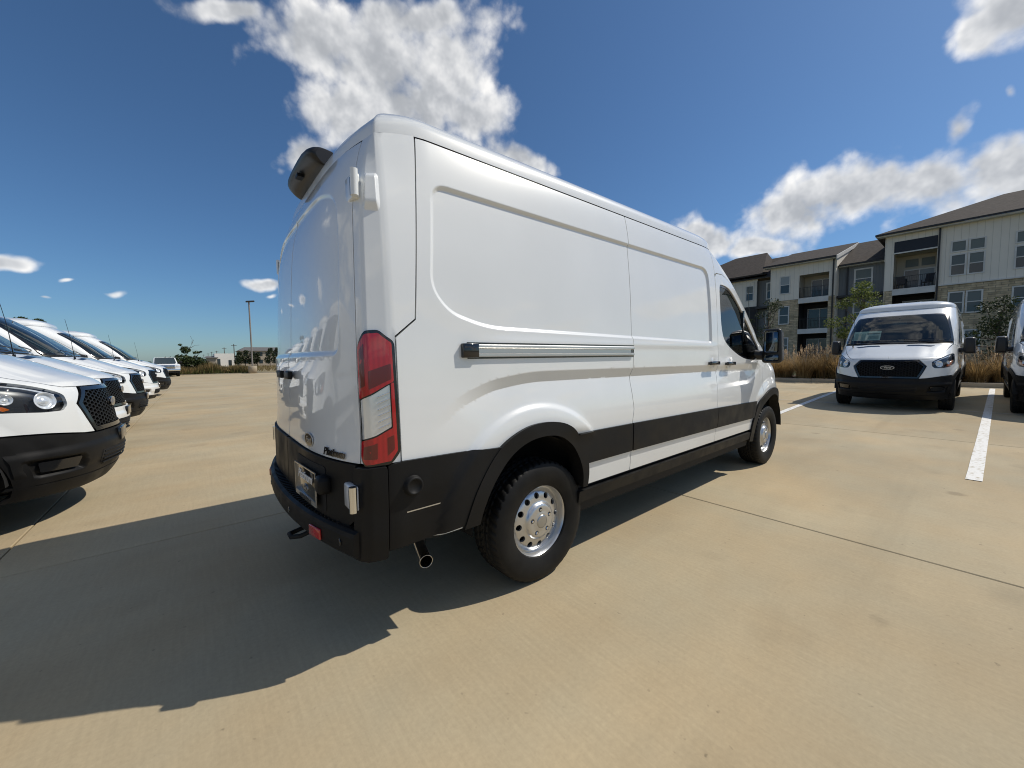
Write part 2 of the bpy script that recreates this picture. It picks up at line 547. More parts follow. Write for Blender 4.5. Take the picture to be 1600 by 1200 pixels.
MT = {}
MT['paint'] = mat('white_paint', (.74, .76, .755), .30, 0, .5, 1.0, .012)
add_noise(MT['paint'], 2.2, (.725, .745, .74), (.755, .775, .77), 5)
add_bump(MT['paint'], 240, .02, .0004, 2)
add_noise(MT['paint'], 3.5, .004, .05, 7, target='Coat Roughness', a=.45, b=.75)
MT['plastic'] = mat('black_plastic', (.007, .007, .0072), .50, 0, .26)
add_noise(MT['plastic'], 3.0, (.006, .006, .0062), (.011, .011, .011), 6)
add_bump(MT['plastic'], 700, .12, .0006, 2)
add_noise(MT['plastic'], 6, .40, .62, 7, target='Roughness')
MT['gloss_black'] = mat('gloss_black', (.008, .008, .009), .12, 0, .5, .6)
MT['bed_black'] = mat('underbody_black', (.008, .008, .008), .75)
MT['rubber'] = mat('tyre_rubber', (.008, .008, .008), .6, 0, .28)
add_noise(MT['rubber'], 9, (.006, .006, .006), (.012, .0118, .011), 6)
MT['steel'] = mat('silver_wheel', (.55, .56, .57), .30, .85, .5, .3)
MT['hub'] = mat('wheel_hub', (.42, .43, .44), .3, .9)
MT['chrome'] = mat('chrome', (.75, .76, .77), .08, 1.0)
MT['alu'] = mat('aluminium', (.60, .60, .59), .28, .9)
MT['red'] = mat('red_lens', (.30, .004, .008), .10, 0, .5, 1.0)
nt, N, L, B = nodes(MT['red'])
w = N.new('ShaderNodeTexWave'); w.inputs['Scale'].default_value = 16; w.bands_direction = 'X'; w.inputs['Distortion'].default_value = 0
tc = N.new('ShaderNodeTexCoord'); L.new(tc.outputs['Object'], w.inputs['Vector'])
rp = N.new('ShaderNodeValToRGB'); rp.color_ramp.elements[0].color = (.36, .004, .010, 1); rp.color_ramp.elements[1].color = (.44, .005, .012, 1)
L.new(w.outputs['Fac'], rp.inputs['Fac']); L.new(rp.outputs[0], B.inputs['Base Color'])
MT['amber'] = mat('amber_lens', (.55, .12, .01), .15, 0, .5, 1.0)
MT['reflector'] = mat('lamp_reflector', (.90, .91, .92), .14, .45)
MT['lamp_dark'] = mat('lamp_housing', (.012, .013, .016), .3)
MT['white_plate'] = mat('white_print', (.75, .75, .74), .5)
MT['blue_oval'] = mat('blue_oval', (.012, .03, .11), .2, 0, .5, .6)
MT['cloth'] = mat('seat_cloth', (.07, .07, .072), .9)
MT['trim_grey'] = mat('cab_trim', (.15, .15, .15), .7)

def glass(name, tint, gloss=.9):
    m = bpy.data.materials.new(name); m.use_nodes = True
    nt = m.node_tree; N, L = nt.nodes, nt.links
    for n in list(N):
        if n.type != 'OUTPUT_MATERIAL': N.remove(n)
    out = [n for n in N if n.type == 'OUTPUT_MATERIAL'][0]
    tr = N.new('ShaderNodeBsdfTransparent'); tr.inputs[0].default_value = (*tint, 1)
    gl = N.new('ShaderNodeBsdfGlossy'); gl.inputs['Roughness'].default_value = .01; gl.inputs[0].default_value = (gloss, gloss, gloss, 1)
    lw = N.new('ShaderNodeLayerWeight'); lw.inputs['Blend'].default_value = .5
    pw = N.new('ShaderNodeMath'); pw.operation = 'POWER'; pw.inputs[1].default_value = 5.0
    L.new(lw.outputs['Facing'], pw.inputs[0])
    fr = N.new('ShaderNodeMath'); fr.operation = 'MULTIPLY_ADD'; fr.inputs[1].default_value = .85; fr.inputs[2].default_value = .08
    L.new(pw.outputs[0], fr.inputs[0])
    mx = N.new('ShaderNodeMixShader')
    L.new(fr.outputs[0], mx.inputs[0]); L.new(tr.outputs[0], mx.inputs[1]); L.new(gl.outputs[0], mx.inputs[2])
    L.new(mx.outputs[0], out.inputs[0])
    return m
MT['glass'] = glass('window_glass', (.50, .60, .56))
MT['tinted'] = glass('tinted_glass', (.11, .14, .135))  # window glass darkened: dim cab and reflected surroundings put into its colour
MT['lens'] = glass('clear_lens', (.92, .94, .95))

MT['white_hinge'] = mat('white_hinge_paint', (.74, .75, .75), .25, 0, .5, .8)
MT['exhaust'] = mat('exhaust_steel', (.62, .60, .57), .18, 1.0)
add_noise(MT['exhaust'], 14, (.52, .49, .45), (.72, .70, .67), 5)
MT['mirror_shell'] = mat('mirror_shell', (.012, .012, .013), .38)
MT['mirror_glass'] = mat('mirror_glass', (.12, .145, .17), .03, 1.0)

MT['red_dark'] = mat('dark_red_insert', (.12, .002, .004), .12, 0, .5, 1.0)
# ------------------------------------------------------------------ the van
# local frame: x forward from the rear bumper, y to the left, z up from the ground
h0 = pchip([.20, .30, .40, .50, .64, .86, 1.05, 1.20, 1.35, 1.5, 1.65, 1.8, 1.95, 2.1, 2.25, 2.33, 2.40],
           [.955, .965, .980, .994, 1.004, 1.008, 1.003, .996, .991, .985, .977, .967, .953, .935, .912, .894, .87])
lean = pchip([.40, .87, 1.0, 1.3, 1.5, 1.9, 2.1, 2.25, 2.33, 2.4], [-.012, -.008, 0, .006, .014, .038, .068, .102, .132, .17])
def rear_x(y, z): return .085 + .10 * np.abs(y / .9)**4 + lean(z)
f0z = pchip([.20, .30, .38, .48, .58, .70, .76, .82, .95, 1.08, 1.13, 1.165, 1.20, 1.25, 1.30, 1.36, 1.42, 1.465, 1.50, 1.6, 1.8, 2.0, 2.15, 2.25, 2.33, 2.40],
            [5.74, 5.83, 5.875, 5.905, 5.918, 5.912, 5.905, 5.898, 5.878, 5.845, 5.81, 5.765, 5.675, 5.545, 5.43, 5.29, 5.14, 5.02, 4.965, 4.855, 4.635, 4.39, 4.175, 4.02, 3.88, 3.7])
xaz = pchip([.20, 1.10, 1.25, 1.40, 1.5, 1.65, 1.8, 2.0, 2.2, 2.40], [4.64, 4.64, 4.55, 4.30, 4.10, 3.90, 3.74, 3.52, 3.3, 3.12])
pz = pchip([.20, 1.0, 1.2, 1.35, 1.48, 1.6, 2.0, 2.2, 2.40], [3.0, 3.0, 2.9, 3.1, 3.8, 4.2, 4.2, 3.9, 3.5])

RECESS = round_poly([(.545, 2.135), (.505, 1.64), (.60, 1.525), (.82, 1.462), (3.385, 1.425), (3.385, 2.125)], [.09, .10, .10, .2, .05, .12], 8)
zl = pchip([.40, .56, .63, .74, .87, 1.2, 2.1, 4.7], [.93, 1.02, 1.07, 1.115, 1.15, 1.18, 1.175, 1.16])
FW = (4.95, .36); RW = (1.199, .36)

def side_feat(x, z):
    x, z = np.broadcast_arrays(np.atleast_1d(np.asarray(x, float)), np.atleast_1d(np.asarray(z, float)))
    L = zl(x); d = z - L
    amp = .028 * sstep(.45, .95, x) * (1 - sstep(4.15, 4.62, x))
    g = np.where(d >= 0, np.clip(1 - d / .062, 0, 1), np.clip(1 - (-d) / .26, 0, 1)**1.6)
    o = -amp * g
    rc = np.hypot(x - 1.14, (z - .40)); o = o + .022 * (.35 * (1 - sstep(.58, .70, rc)) + .65 * (1 - sstep(.628, .668, rc))) * (1 - sstep(1.22, 1.46, x) * (1 - sstep(.80, .90, z)))
    fc = np.hypot(x - 4.95, (z - .38)); o = o + .020 * (1 - sstep(.58, .68, fc)) * (1 - (1 - sstep(4.5, 4.75, x)) * (1 - sstep(.78, .88, z)))
    w = np.hypot
    k = (x > .48) & (x < 3.42) & (z > 1.40) & (z < 2.16)
    if k.any():
        o = np.array(o)
        o[k] -= .016 * sstep(0.0, .024, poly_dist(RECESS, x[k], z[k]))
    # ledge under the recess and soft hollow along the belt
    o = o + .004 * np.exp(-((z - 1.405) / .022)**2) * sstep(.7, 1.0, x) * (1 - sstep(3.3, 3.6, x))
    return o

def drop_rear(p):
    """the roof end falls and narrows towards the rear corners"""
    x, z = p[..., 0], p[..., 2]
    t = (1 - sstep(.10, .56, x)) * sstep(1.95, 2.46, z)
    q = np.array(p)
    q[..., 2] = z - .075 * t
    q[..., 1] = p[..., 1] * (1 - .045 * t)
    q[..., 0] = x + .02 * t
    return q

A0 = .33
def Body(a, z):
    a = np.asarray(a, float); z = np.asarray(z, float)
    xa, f0, p = xaz(z), f0z(z), pz(z)
    Lf = f0 - xa; W = h0(z)
    # front
    ph = np.clip(np.pi / 2 - (a - xa) / Lf, -.2, np.pi / 2)
    cs, sn = np.cos(ph), np.sin(ph)
    r = (np.abs(cs)**p + np.abs(sn)**p)**(-1 / p)
    bow = .062 * (np.exp(-(r * sn / .37)**2) - 1) * np.clip(cs, 0, 1)**2 * (1 - sstep(1.12, 1.40, z))
    xf = np.where(a > xa, xa + Lf * r * cs + bow, a)
    ft = side_feat(np.maximum(xf, A0), z)
    yf = np.where(a > xa, (W * r * sn + ft * np.clip(sn, 0, 1)**2), W + ft)
    # bonnet: a raised middle
    hz_ = sstep(1.13, 1.22, z) * (1 - sstep(1.42, 1.50, z))
    bul = hz_ * (1 - sstep(.40, .62, np.abs(yf)))
    zf = z + .018 * bul * (a > xa)
    # rear corner
    t = np.clip((A0 - a) / .26, 0, 1.15)
    ye = W - .085; xe = rear_x(ye, z)
    kt = np.array([-.3, 0, .10, .70, 1.0, 1.3])
    kx = np.stack([A0 + .078 + 0 * z, A0 + 0 * z, A0 - .026 + 0 * z, xe + .016, xe, xe - .010], -1)
    ky = np.stack([W, W, W - .003, ye + .052, ye, ye - .052], -1)
    def pl(tt, kk):
        i_ = np.clip(np.searchsorted(kt, tt) - 1, 0, len(kt) - 2)
        s_ = (tt - kt[i_]) / (kt[i_ + 1] - kt[i_])
        g_ = lambda q: np.take_along_axis(kk, q[..., None], -1)[..., 0]
        return g_(i_) * (1 - s_) + g_(i_ + 1) * s_
    t = np.broadcast_to(t, np.broadcast(t, z).shape)
    def bz(k):
        kk = kx if k == 0 else ky
        kk = np.broadcast_to(kk, t.shape + (len(kt),))
        ws = ((-1, .12), (-.66, .17), (-.33, .21), (.0, .0), (.33, .21), (.66, .17), (1, .12))
        return sum(w_ * pl(t + .085 * d_, kk) for d_, w_ in ws)
    corner = a < A0
    fo = side_feat(np.full_like(z, A0), z)
    X = np.where(corner, bz(0), xf)
    Y = np.where(corner, bz(1) + fo * (1 - t), yf)
    return drop_rear(np.stack([X, -Y, np.where(corner, z, zf)], -1))

def RAWB(a, z):
    """the body before the rear drop: inverted numerically near the rear corner"""
    global drop_rear
    keep = drop_rear
    drop_rear = lambda p: p
    try: return Body(a, z)
    finally: drop_rear = keep

def sx(x, z):
    """side view point (x, z) -> domain"""
    x = np.asarray(x, float); z = np.asarray(z, float)
    xa = xaz(z); Lf = f0z(z) - xa; p = pz(z)
    xn = np.clip((x - xa) / Lf, 0, 1); yn = (1 - xn**p)**(1 / p)
    return np.where(x <= xa, x, xa + (np.pi / 2 - np.arctan2(yn, xn)) * Lf)
def fx(y, z):
    """front view point (|y|, z) -> domain"""
    y = np.asarray(y, float); z = np.asarray(z, float)
    xa = xaz(z); Lf = f0z(z) - xa; p = pz(z)
    yn = np.clip(y / h0(z), 0, 1); xn = (1 - yn**p)**(1 / p)
    return xa + (np.pi / 2 - np.arctan2(yn, xn)) * Lf
def SL(pts, d=.02):
    q = densify(np.asarray(pts, float), d)
    return np.stack([sx(q[:, 0], q[:, 1]), q[:, 1]], 1)
def ML(pts, d=.02):
    """mixed loop: each point ('s', x, z) or ('f', y, z); edges are straight in the domain"""
    out = []
    for k, u, z in pts:
        out.append((float(sx(u, z)) if k == 's' else float(fx(u, z)), z))
    return np.array(out)
def FLP(pts, d=.02):
    q = densify(np.asarray(pts, float), d)
    return np.stack([fx(q[:, 0], q[:, 1]), q[:, 1]], 1)
def path(kind, pts, d=.02):
    """open polyline in side or front view, sampled and mapped"""
    P = np.asarray(pts, float); out = []
    for i in range(len(P) - 1):
        n = max(1, int(np.linalg.norm(P[i+1] - P[i]) / d))
        for j in range(n): out.append(P[i] + (P[i+1] - P[i]) * j / n)
    out.append(P[-1]); q = np.array(out)
    f = sx if kind == 's' else fx
    return np.stack([f(q[:, 0], q[:, 1]), q[:, 1]], 1)

def contour_pts(loop, ds, d=.016):
    return np.concatenate([densify(win_inset(densify(np.asarray(loop, float), d), q), d) for q in ds])

def body_part(name, loops, m, parent, step=(.03, .014), off=0.0, flange=.025, sides=(0, 1), P=Body, flip=False, bdens=.02, extra=None):
    out = []
    for s in sides:
        me = patch_mesh(name, loops, P, step, off, flange, flip=flip, mirror=bool(s), bdens=bdens, extra=extra)
        me.materials.append(m)
        out.append(link(name, me, None, parent))
    return out

REAR_OUT = smooth_loop([(.625, .50), (.70, .68), (.83, .85), (1.0, .935), (1.17, .955), (1.34, .925), (1.47, .835), (1.545, .71), (1.568, .60), (1.565, .50)], 5, False)
REAR_IN = smooth_loop([(1.518, .50), (1.51, .60), (1.47, .70), (1.40, .79), (1.29, .858), (1.16, .88), (1.02, .862), (.90, .80), (.80, .69), (.74, .58), (.715, .50)], 5, False)
_an = np.linspace(rad(-6), rad(186), 28)
FRONT_OUT = np.stack([4.95 - .60 * np.cos(_an), .42 + .51 * np.sin(_an)], 1)
FRONT_IN = np.stack([4.95 - .50 * np.cos(_an[::-1]), .40 + .45 * np.sin(_an[::-1])], 1)

def tri_orient(loop):
    return loop

def make_van():
    root = empty('cargo_van')
    P, K = MT['paint'], MT['plastic']
    # ---- side, rear quarter
    arch = REAR_OUT[::-1] if REAR_OUT[0][0] < REAR_OUT[-1][0] else REAR_OUT
    quarter = np.concatenate([np.array([(.335, .50), (.335, 1.412), (.430, 1.492), (.440, 1.62), (.475, 2.1), (.495, 2.325), (2.117, 2.325), (2.117, 2.15), (2.098, 1.40), (2.098, 1.33), (2.075, 1.13), (2.085, .94), (2.055, .81), (2.052, .50)]),
                              smooth_loop([(1.545, .50), (1.53, .62), (1.48, .76), (1.35, .89), (1.17, .93), (1.0, .91), (.84, .82), (.74, .66), (.66, .50)], 4, False)])
    _xs = np.arange(.5, 4.6, .025)
    GX_ = np.concatenate([np.stack([_xs, zl(_xs) + d_], 1) for d_ in (-.008, -.002, .002, .02, .04, .058, .066)])
    FX_ = np.concatenate([np.stack([1.14 + r_ * np.cos(np.linspace(.1, 3.05, 90)), .40 + r_ * np.sin(np.linspace(.1, 3.05, 90))], 1) for r_ in (.622, .630, .638, .648, .658, .666, .674)])
    EX = np.concatenate([GX_, FX_, contour_pts(RECESS, (-.003, 0, .005, .010, .015, .020, .024, .027), .014)])
    body_part('side_panel', [quarter], P, root, (.03, .009), extra=EX)
    pillar = np.array([(.070, .88), (.070, 2.334), (.489, 2.334), (.469, 2.1), (.434, 1.625), (.424, 1.496), (.329, 1.418), (.329, .88)])
    LN = np.array([(a_ + d_, z_) for a_ in (.304, .148) for d_ in (-.030, -.024, -.018, -.012, -.006, 0, .006, .012, .018, .024, .030) for z_ in np.arange(.9, 2.33, .04)])
    body_part('rear_pillar', [pillar], P, root, (.06, .06), extra=LN)
    sdoor = np.array([(2.059, .50), (2.061, .81), (2.092, .94), (2.081, 1.13), (2.104, 1.33), (2.104, 1.40), (2.123, 2.15), (2.123, 2.325), (3.50, 2.325), (3.515, 2.16), (3.497, 1.65), (3.505, 1.2), (3.47, .86), (3.447, .50)])
    sd = body_part('sliding_door', [SL(sdoor)], P, root, extra=EX)
    # ---- cab door with its window opening
    win = smooth_loop([(3.60, 1.97), (3.68, 2.0), (3.84, 1.975), (4.0, 1.875), (4.2, 1.715), (4.42, 1.525), (4.545, 1.405), (4.56, 1.335), (4.46, 1.272), (4.3, 1.268), (4.1, 1.29), (3.86, 1.36), (3.67, 1.45), (3.60, 1.56), (3.582, 1.75)], 4)
    cdoor = np.concatenate([np.array([(3.453, .50), (3.476, .86), (3.511, 1.2), (3.503, 1.65), (3.521, 2.06), (3.56, 2.095), (3.70, 2.10), (3.86, 2.06), (4.03, 1.955), (4.24, 1.785), (4.46, 1.60), (4.63, 1.435), (4.665, 1.34), (4.652, 1.2), (4.645, .98), (4.645, .84)]),
                            np.array([(4.52, .78), (4.43, .68), (4.385, .58), (4.37, .50)])])
    cd = body_part('cab_door', [SL(cdoor), SL(win)], P, root, (.03, .014))
    gl = body_part('window_glass', [SL(win)], MT['tinted'], None, (.05, .04), -.012, 0)
    fr = body_part('window_seal', [SL(win), SL(win_inset(win, .022))], MT['gloss_black'], None, (.05, .04), -.008, .01)
    for i in (0, 1):
        gl[i].parent = cd[i]; fr[i].parent = cd[i]
    for i in (0, 1):
        s = -1 if i == 0 else 1
        b = MB(); b.box(4.14, 4.165, s * .935 if s > 0 else -.975, s * .975 if s > 0 else -.935, 1.29, 1.78)
        o = b.build('window_divider', MT['gloss_black'], cd[i])
    # ---- front wing
    hl = headlight_loop()
    wing = np.concatenate([path('s', [(4.651, .84), (4.651, .98), (4.658, 1.2), (4.671, 1.34), (4.66, 1.40)]),
                           path('f', [(.955, 1.415), (.925, 1.44)]),
                           path('f', [(.90, 1.42), (.815, 1.285), (.74, 1.205), (.665, 1.150), (.60, 1.128), (.475, 1.126)]),
                           path('f', [(.525, 1.07), (.594, .985), (.545, .85), (.49, .725)]),
                           path('f', [(.60, .735), (.80, .775), (.93, .795)]),
                           path('s', [(5.36, .80), (5.30, .80)]),
                           path('s', [(5.24, .86), (5.10, .905), (4.95, .92), (4.80, .905)])])
    body_part('front_wing', [wing, hl], P, root, (.025, .012))
    hood = np.concatenate([path('f', [(0.0, 1.128), (.47, 1.131), (.60, 1.135), (.665, 1.157), (.735, 1.211), (.808, 1.291), (.89, 1.424), (.912, 1.452), (.88, 1.462), (.5, 1.464), (0, 1.466), (0, 1.128)])[:-1]])
    me_r = patch_mesh('bonnet', [hood], Body, (.03, .008), 0, .02, bdens=.015)
    me_l = patch_mesh('bonnet', [hood], Body, (.03, .008), 0, .02, bdens=.015, mirror=True)
    bon = join_meshes('bonnet', [me_r, me_l], root, P)
    vent = np.array(round_poly([(.21, 1.405), (.60, 1.400), (.66, 1.425), (.25, 1.432)], .01, 3))
    for s in (0, 1):
        me = patch_mesh('air_vent', [FLP(vent)], Body, (.03, .008), .003, .01, bdens=.02, mirror=bool(s)); me.materials.append(MT['gloss_black'])
        link('air_vent', me, None, bon)
    # ---- screen and its surround
    scr = [(0, 2.185), (.60, 2.178), (.765, 2.158), (.80, 2.12), (.87, 1.78), (.912, 1.545), (.90, 1.515), (.6, 1.498), (0, 1.494)]
    scr_s = np.concatenate([path('f', scr + [scr[0]])[:-1]])
    ms = [patch_mesh('windscreen', [scr_s], Body, (.05, .03), -.004, 0, mirror=bool(s)) for s in (0, 1)]
    ws = join_meshes('windscreen', ms, root, MT['glass'])
    scri = [(0, 2.155), (.58, 2.15), (.735, 2.13), (.765, 2.10), (.838, 1.78), (.878, 1.56), (.86, 1.535), (.6, 1.525), (0, 1.522)]
    band = np.concatenate([path('f', scr), path('f', scri[::-1])])
    ms = [patch_mesh('screen_band', [band], Body, (.04, .02), -.002, 0, mirror=bool(s)) for s in (0, 1)]
    join_meshes('screen_band', ms, ws, MT['gloss_black'])
    frame = np.concatenate([path('f', [(0, 2.325), (0, 2.191)]), path('f', [(0, 2.191), (.60, 2.184), (.77, 2.164), (.806, 2.12), (.876, 1.78), (.918, 1.545), (.922, 1.452)]),
                            path('s', [(4.668, 1.412), (4.638, 1.437), (4.466, 1.607), (4.246, 1.792), (4.034, 1.963), (3.862, 2.068), (3.70, 2.108), (3.556, 2.103), (3.521, 2.085)]),
                            path('s', [(3.521, 2.16), (3.506, 2.325)]), path('s', [(3.60, 2.325), (3.70, 2.325)])[:0]])
    # follow the roof seam back to the middle
    seam = np.stack([np.linspace(float(sx(3.506, 2.325)), float(fx(0, 2.325)), 60), np.full(60, 2.325)], 1)
    frame = np.concatenate([frame, seam])
    ms = [patch_mesh('cab_frame', [frame], Body, (.03, .02), 0, .02, mirror=bool(s)) for s in (0, 1)]
    join_meshes('cab_frame', ms, root, P)
    cowl = np.concatenate([path('f', [(0, 1.492), (.6, 1.496), (.905, 1.51), (.925, 1.46), (.88, 1.468), (.5, 1.469), (0, 1.470), (0, 1.492)])[:-1]])
    ms = [patch_mesh('cowl', [cowl], Body, (.04, .01), -.01, .01, mirror=bool(s)) for s in (0, 1)]
    cw = join_meshes('cowl', ms, root, K)
    for y0, y1 in ((.78, .15), (-.02, -.62)):
        b = MB(); pts = []
        for k in range(9):
            t = k / 8; y = y0 + (y1 - y0) * t; z = 1.515 + .05 * t
            q = Body(np.array([float(fx(abs(y), z))]), np.array([z]))[0]
            pts.append((q[0] + .018, math.copysign(abs(q[1]), y), z + .018))
        b.tube(pts, .008, 6); b.build('wiper', MT['gloss_black'], cw)
    # ---- roof
    roof = make_roof(root)
    # ---- sill strip, cladding, step
    mid = [(1.575, .645), (1.54, .74), (1.475, .845), (2.05, .845)]
    def strip(pts, off=.016): return body_part('side_cladding', [SL(densify(np.array(pts, float), .03))], K, root, (.05, .02), off, .02)
    strip([(1.50, .645), (1.47, .848), (2.052, .842), (2.050, .645)])
    strip([(2.064, .645), (2.064, .842), (3.468, .822), (3.452, .635)])
    strip([(3.459, .635), (3.474, .822), (4.46, .805), (4.40, .625)])
    body_part('side_step', [SL([(1.50, .395), (1.50, .470), (4.42, .470), (4.42, .395)])], K, root, (.08, .02), .012, .06)
    body_part('sill', [SL([(1.50, .30), (1.50, .497), (4.42, .497), (4.42, .30)])], MT['bed_black'], root, (.08, .04), -.03, .02)
    # rear lower cladding with the round cap
    clad = np.array([(.262, .50), (.262, .872), (.335, .882), (.60, .874), (.90, .862), (.85, .80), (.76, .66), (.70, .52)])
    rc = body_part('rear_cladding', [clad], K, root, (.03, .02), .016, .03)
    for s, c in zip((-1, 1), rc):
        b = MB(); y = 1.012
        b.lathe([(.052, 0), (.052, s * .006), (.044, s * .012), (.040, s * .03), (.036, s * .034), (.030, s * .034), (.029, s * .030), (0, s * .030)], 28, 'y', c=(.375, s * y, .770))
        b.build('round_cap', K, c, True)
        b = MB(); b.box(.345, .685, *(sorted((s * 1.012, s * 1.021))), .653, .658); b.build('trim_line', MT['alu'], c)
    # arches
    body_part('wheel_arch', [SL(np.concatenate([REAR_OUT, REAR_IN]))], K, root, (.03, .03), .022, .10)
    body_part('wheel_arch', [SL(np.concatenate([FRONT_OUT, FRONT_IN]))], K, root, (.03, .03), .018, .10)
    for cx, rr in ((1.15, .45), (4.95, .47)):
        for s in (-1, 1):
            vs = []
            for k in range(25):
                q = math.pi * k / 24
                row = [(cx + rr * math.cos(q) * r_, s * y, .42 + rr * math.sin(q) * r_) for y, r_ in ((.985, 1.0), (.60, 1.0), (.60, 0.02))]
                vs.append(row)
            me = grid_mesh('wheel_well', np.array(vs)); me.materials.append(MT['bed_black']); link('wheel_well', me, None, root)
    # ---- tail lamps
    lamp = np.array(round_poly([(.098, .905), (.098, 1.375), (.150, 1.438), (.235, 1.442), (.322, 1.395), (.328, .925), (.285, .878), (.14, .868)], .022, 4))
    bez = body_part('tail_lamp', [lamp], MT['gloss_black'], root, (.02, .03), .012, .03)
    ins = win_inset(lamp, .014)
    top = np.array(round_poly([(.112, 1.155), (.112, 1.368), (.157, 1.424), (.232, 1.428), (.308, 1.387), (.311, 1.225), (.20, 1.185)], .008, 3))
    clr = np.array(round_poly([(.114, .985), (.114, 1.150), (.20, 1.178), (.290, 1.212), (.290, 1.035), (.20, 1.005)], .004, 2))
    bot = np.array(round_poly([(.112, .912), (.112, .978), (.20, .998), (.296, 1.030), (.296, 1.218), (.311, 1.222), (.314, .933), (.280, .892), (.142, .882)], .006, 3))
    for i in (0, 1):
        for nm, lp, m_, of in (('red_lens', top, MT['red'], .018), ('red_lens', bot, MT['red'], .018), ('clear_lens', clr, MT['lens'], .017), ('reflector', clr, MT['reflector'], .0135)):
            me = patch_mesh(nm, [lp], Body, (.02, .02), of, .004 if nm != 'reflector' else 0, mirror=bool(i)); me.materials.append(m_)
            link(nm, me, None, bez[i])
        s = -1 if i == 0 else 1
        b = MB()
        for k in range(6):
            z = 1.03 + .026 * k
            pts = [tuple(Body(np.array([a]), np.array([z + (a - .2) * .25]))[0] * np.array([1, -s, 1]) + np.array([-.009 if a < .2 else -.002, s * .016, 0])) for a in (.205, .235, .262, .285)]
            b.tube(pts, .0025, 5)
        tag(b.build('lamp_rib', MT['chrome'], bez[i]), kind='stuff')
        for q in ([(.125, 1.20), (.125, 1.355), (.152, 1.385), (.152, 1.21)], [(.165, 1.195), (.165, 1.27), (.30, 1.30), (.30, 1.235)], [(.262, .915), (.262, .99), (.30, 1.0), (.30, .94)], [(.13, .905), (.13, .955), (.20, .972), (.20, .905)]):
            me = patch_mesh('lens_insert', [round_poly(q, .004, 2)], Body, (.02, .02), .0188, .002, mirror=bool(i)); me.materials.append(MT['red_dark'])
            link('lens_insert', me, None, bez[i])
    # ---- rear doors
    def Rear(y, z):
        y = np.asarray(y, float); z = np.asarray(z, float)
        ay = np.abs(y)
        d = poly_dist(RD_REC, ay, z)
        x = rear_x(ay, z) + .014 * sstep(0, .028, d)
        return drop_rear(np.stack([x, -y, z], -1))
    edge = lambda z: float(h0(z)) - .088
    zz = np.linspace(.878, 2.325, 30)
    # the doors' top rises a little to the middle
    dl = np.concatenate([np.array([(.006, .878)]), np.array([(edge(z), z) for z in zz]), np.array([(.6, 2.335), (.3, 2.34), (.006, 2.345)])])
    rd = []
    for s in (0, 1):
        me = patch_mesh('rear_door', [dl], Rear, (.02, .02), 0, .025, mirror=bool(s), extra=contour_pts(RD_REC, (-.003, 0, .006, .012, .018, .024, .028, .031))); me.materials.append(P)
        rd.append(link('rear_door', me, None, root))
    low = np.array([(.004, .60), (.86, .60), (.905, .64), (.905, .872), (.004, .872)])
    lo = []
    for s in (0, 1):
        me = patch_mesh('door_cladding', [low], Rear, (.04, .03), .012, .03, mirror=bool(s)); me.materials.append(K)
        lo.append(link('door_cladding', me, None, root))
    for s in (0, 1):
        sg = -1 if s == 0 else 1
        # handles
        x = float(rear_x(.13, 1.24))
        h = rbox('handle', x - .035, x - .012, *sorted((sg * .055, sg * .19)), 1.218, 1.262, K, rd[s], .008)
        b = MB(); b.lathe([(.0, x + .004), (.05, x + .004), (.05, x + .0)], 20, 'x', c=(0, sg * .12, 1.24)); 
        # hinges: three leaves a side
        for z in (2.04, .745):
            ye = edge(z) + .030; xe = float(rear_x(edge(z), z)) + .012; m_ = P if z > 1 else MT['white_hinge']
            of = 0 if z > 1 else .035
            g = rbox('hinge', xe - .030 - of, xe + .002 - of, *sorted((sg * (ye - .085), sg * (ye + .018))), z - .052, z + .052, m_, root, .008)
            b = MB(); b.tube([(xe - .026 - of, sg * (ye + .028), z - .048), (xe - .026 - of, sg * (ye + .028), z + .058)], .016, 12)
            b.build('hinge_pin', MT['chrome'] if z < 1 else P, g)
            b = MB(); b.box(xe - .032 - of, xe - .0295 - of, *sorted((sg * (ye - .012), sg * (ye + .010))), z - .036, z + .036); b.build('hinge_slot', MT['gloss_black'], g)
            if z > 1:
                b = MB()
                bump = np.array([(.150, z - .125), (.150, z + .10), (.318, z + .10), (.318, z - .125)])
                me = patch_mesh('hinge_boss', [bump], lambda a, q: hinge_boss(a, q, z), (.008, .008), 0, 0, mirror=bool(s)); me.materials.append(P)
                link('hinge_boss', me, None, root)
    # high brake lamp and camera box
    cb = MB()
    prof = smooth_loop([(.31, 2.45), (.25, 2.468), (.20, 2.462), (.170, 2.438), (.172, 2.415), (.205, 2.385), (.245, 2.368), (.30, 2.365)], 3)
    vs = []
    for y in (-.325, -.322, -.312, -.295, -.265, -.2, -.1, 0, .1, .17, .225, .25, .262, .268, .27):
        e_ = abs(y + .0275) / .2975
        k = max(0.0, 1 - e_**7)**.5 * .45 + .55
        vs.append([(.27 + (x - .27) * k if x < .27 else x, y, 2.40 + (z - 2.40) * (.5 + .5 * k) - .016 * (y / .28)**2) for x, z in prof])
    n = len(prof); nr = len(vs)
    fl = [p for r_ in vs for p in r_]
    cb.add(fl, [(i * n + j, i * n + (j + 1) % n, (i + 1) * n + (j + 1) % n, (i + 1) * n + j) for i in range(nr - 1) for j in range(n)], 0, True)
    cb.add(fl[:n], [tuple(range(n))[::-1]], 0); cb.add(fl[-n:], [tuple(range(n))], 0)
    c = cb.build('brake_lamp_box', MT['mirror_shell'], root, True)
    b = MB(); b.box(.175, .21, -.055, .0, 2.372, 2.39); b.build('camera_lens', K, c)
    # emblem, lettering, number plate on the right-hand door
    emblem('door_emblem', .065, .033, rd[0], lambda y, z: (float(rear_x(abs(y), z)) - .004, y, z), -.475, .928, 'rear')
